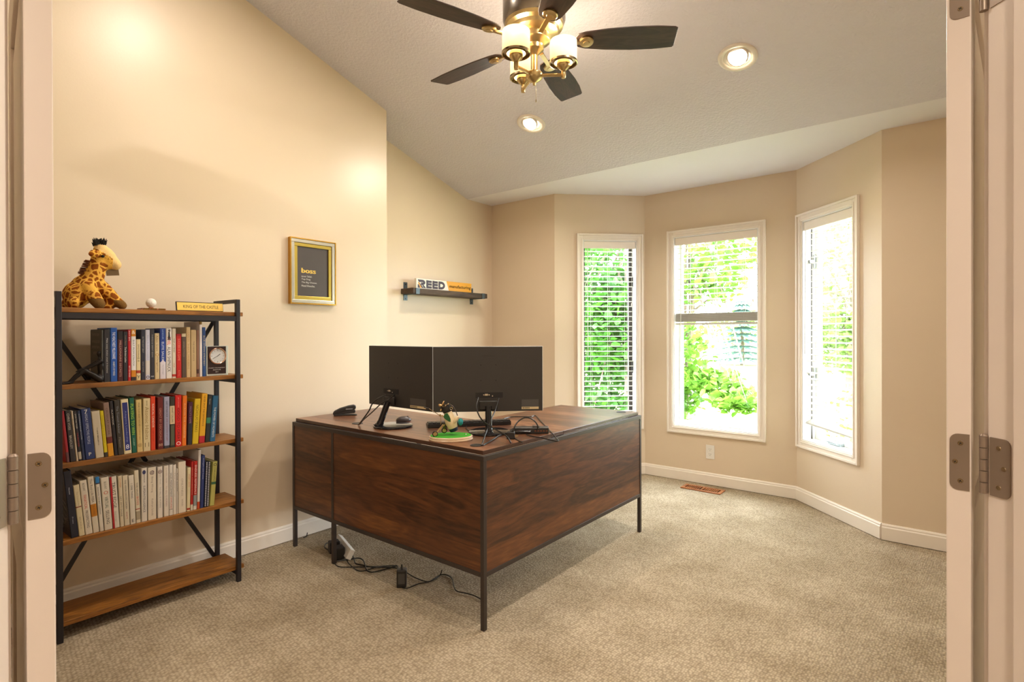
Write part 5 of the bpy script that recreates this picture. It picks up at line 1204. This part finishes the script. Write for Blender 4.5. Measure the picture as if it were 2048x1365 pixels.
for z in (.252, .292):
    mb = MB(); mb.lathe([(.016, 0), (.016, .002), (.0155, .0026)], n=20, X=Matrix.Translation((-1.567, 4.566, z)) @ Matrix.Rotation(PI/2, 4, 'X')); rc = mb.build('receptacle', M['whiteplastic'], ol)
    mb = MB(); mb.box((-1.575, 4.5628, z+.001), (-1.573, 4.5633, z+.009)); mb.box((-1.561, 4.5628, z+.001), (-1.559, 4.5633, z+.009)); mb.cyl((-1.567, 4.5628, z-.007), (-1.567, 4.5633, z-.007), .0024, n=8); mb.build('slot', colmat('#2a2622'), rc, smooth=0)
sw = empty('light_switch', (XL, .488, 1.126), 'white light switch seen past the open left door', 'switch')
MB().box((XL+.0004, .450, 1.066), (XL+.006, .526, 1.186)).build('cover_plate', M['whiteplastic'], sw, smooth=0, bevel=.002)
MB().box((XL+.006, .471, 1.09), (XL+.010, .505, 1.16)).build('rocker', M['whiteplastic'], sw, smooth=0, bevel=.002)

# ------------------------------------------------------------------ recessed ceiling lights
NC = Vector((0, -SLOPE, -1)).normalized()
lens_m = emit('lit lamp lens', '#fff2dc', 14)
trim_m = plain('white lamp trim', '#eae2d6', .3)
def can(x, y, label):
    c = Vector((x, y, cz(y))); root = empty('ceiling_light', c, label, 'ceiling light', 'recessed ceiling lights')
    X = NC.to_track_quat('Z', 'Y').to_matrix().to_4x4(); X.translation = c
    mb = MB(); mb.lathe([(.098, .0005), (.096, .006), (.090, .009), (.076, .007), (.070, .003)], n=40, X=X, cap=False); mb.lathe([(.070, .003), (.001, .0022)], n=40, X=X, cap=False); mb.build('trim_ring', trim_m, root)
    gx = X @ Matrix.Translation((.006, .016, .006)) @ Matrix.Rotation(-.30, 4, 'X')
    mb = MB(); mb.lathe([(.053, -.004), (.053, .012), (.047, .014), (.046, .010)], n=32, X=gx, cap=False); mb.build('gimbal', trim_m, root)
    mb = MB(); mb.lathe([(.046, .006), (.001, .0095)], n=32, X=gx, cap=False); mb.build('lens', lens_m, root)
    lamp('can lamp', 'AREA', c + NC*.03, CAN_W, WARM, .09, NC, root)
can(-.878, 2.985, 'lit recessed ceiling light, the larger one to the right of the fan')
can(-2.242, 3.012, 'lit recessed ceiling light hanging in view just below the fan')
can(-2.156, 1.255, 'recessed ceiling light out of view above the bookcase'); can(-.80, 1.95, 'recessed ceiling light out of view near the doors')

# ------------------------------------------------------------------ ceiling fan
FC = Vector((-1.546, 2.103, 2.623)); zc = cz(FC.y)
fan = empty('ceiling_fan', FC, 'brass and dark wood five-blade ceiling fan with a three-shade light kit', 'ceiling fan')
mb = MB(); mb.lathe([(.085, zc+.05-FC.z), (.085, .275), (.140, .255), (.148, .235), (.148, .110), (.140, .090)], FC, 48); mb.build('motor_housing', plain('brushed steel', '#8b8379', .25, 1.0), fan, smooth=30)
mb = MB(); mb.lathe([(.140, .090), (.135, .075), (.118, .066), (.112, .050), (.088, .040), (.076, .036), (.076, .010), (.070, .004), (.060, 0), (.046, -.012), (.045, -.030), (.020, -.052), (.018, -.056)], FC, 48); mb.build('switch_housing', M['brassnickel'], fan, smooth=30)
mb = MB(); mb.lathe([(.0165, -.056), (.0165, -.140)], FC, 20); mb.build('stem', M['brassnickel'], fan)
mb = MB(); mb.lathe([(.0165, -.130), (.036, -.138), (.040, -.142), (.040, -.160), (.034, -.168), (.020, -.178), (.008, -.184), (.006, -.195), (.001, -.198)], FC, 32); mb.build('lower_hub', M['brassnickel'], fan, smooth=40)
mb = MB(); p = FC + Vector((.006, .006, -.190)); mb.cyl(p, p + Vector((0, 0, -.075)), .0012, n=6); mb.lathe([(.002, 0), (.003, -.012), (.001, -.014)], p + Vector((0, 0, -.072)), 8); mb.build('pull_chain', M['nickel'], fan)
shade_m = translucent('warm glass shade', '#f5ead8', .25, (1, .86, .66))
bulb_m = emit('lit bulb', '#ffe0ac', 9)
for k, deg in enumerate((30, 150, 270)):
    a = math.radians(deg); d = Vector((math.cos(a), math.sin(a), 0)); e = FC + d*.138 + Vector((0, 0, -.158))
    mb = MB(); mb.tube([FC + d*.036 + Vector((0, 0, -.152)), FC + d*.085 + Vector((0, 0, -.154)), FC + d*.13 + Vector((0, 0, -.157))], .0075, 10, 4); mb.lathe([(.0095, -.014), (.011, -.006), (.011, .012), (.010, .022)], e, 16)
    arm = mb.build('light_arm', M['brassnickel'], fan)
    mb = MB(); mb.lathe([(.010, .020), (.016, .026), (.029, .038), (.031, .046), (.031, .062), (.028, .066), (.028, .074)], e, 28); mb.build('cup', M['brassnickel'], arm, smooth=40)
    mb = MB(); mb.lathe([(.062, .052), (.066, .054), (.066, .062), (.062, .064), (.046, .062), (.044, .056)], e, 40, cap=False); mb.build('shade_rim', M['nickel'], arm)
    mb = MB(); mb.lathe([(.063, .064), (.063, .158), (.0600, .158), (.0600, .064)], e, 40, cap=False); mb.build('shade', shade_m, arm)
    mb = MB(); mb.lathe([(.014, .070), (.020, .085), (.029, .105), (.026, .122), (.012, .134), (.001, .136)], e, 20); mb.build('bulb', bulb_m, arm)
    lamp('bulb lamp', 'POINT', e + Vector((0, 0, .160)), BULB_W, WARM2, .03, parent=fan)
def blade_poly():
    pts = []
    r0, r1 = .195, .66
    up = [(r0, .020), (r0+.012, .042), (.24, .054), (.34, .068), (.46, .0755), (.56, .0745), (r1-.008, .066), (r1, .058)]
    dn = [(r1-.004, -.058), (r1-.016, -.066), (.56, -.0745), (.46, -.0755), (.34, -.068), (.24, -.054), (r0+.012, -.042), (r0, -.020)]
    return up + dn
for k in range(5):
    a = math.radians(34.9+72*k); X = Matrix.Translation(FC + Vector((0, 0, .006))) @ Matrix.Rotation(a, 4, 'Z') @ Matrix.Rotation(math.radians(-11), 4, 'X')
    if k == 0:
        blade0 = MB().prism(blade_poly(), 0, .006).build('blade', M['bladewood'], fan, world=False, smooth=30, bevel=.002)
        irn = MB(); irn.lathe([(.0001, -.016), (.014, -.016), (.016, -.013), (.030, -.012), (.034, -.008), (.034, 0)], (.245, 0, -.0005), 28); irn.bar((.105, 0, -.004), (.225, 0, -.008), .020, .010)
        irn.build('blade_bracket', M['brassnickel'], blade0, world=False, smooth=40)
        blade0.matrix_local = Matrix.Translation((0, 0, .006)) @ Matrix.Rotation(a, 4, 'Z') @ Matrix.Rotation(math.radians(-11), 4, 'X')
    else:
        b_ = copy_tree(blade0, fan); b_.matrix_local = Matrix.Translation((0, 0, .006)) @ Matrix.Rotation(a, 4, 'Z') @ Matrix.Rotation(math.radians(-11), 4, 'X')

# unseen hall ceiling lamp behind the camera, added as frontal fill for the room
hc = XD @ Vector((LD/2, 1.7, 2.6)); hl = empty('hall_fill_light', hc, 'added unseen round ceiling light in the hall, filling the room with light', 'ceiling light')
mb = MB(); mb.lathe([(.17, 0), (.17, -.03), (.15, -.05), (.001, -.06)], hc, 32); mb.build('shade', emit('lit hall fill shade', '#fff4e2', 4), hl)
lamp('hall fill lamp', 'AREA', hc + Vector((0, 0, -.07)), HALL_FILL_W, (1, .86, .70), .3, (0, 0, -1), hl)
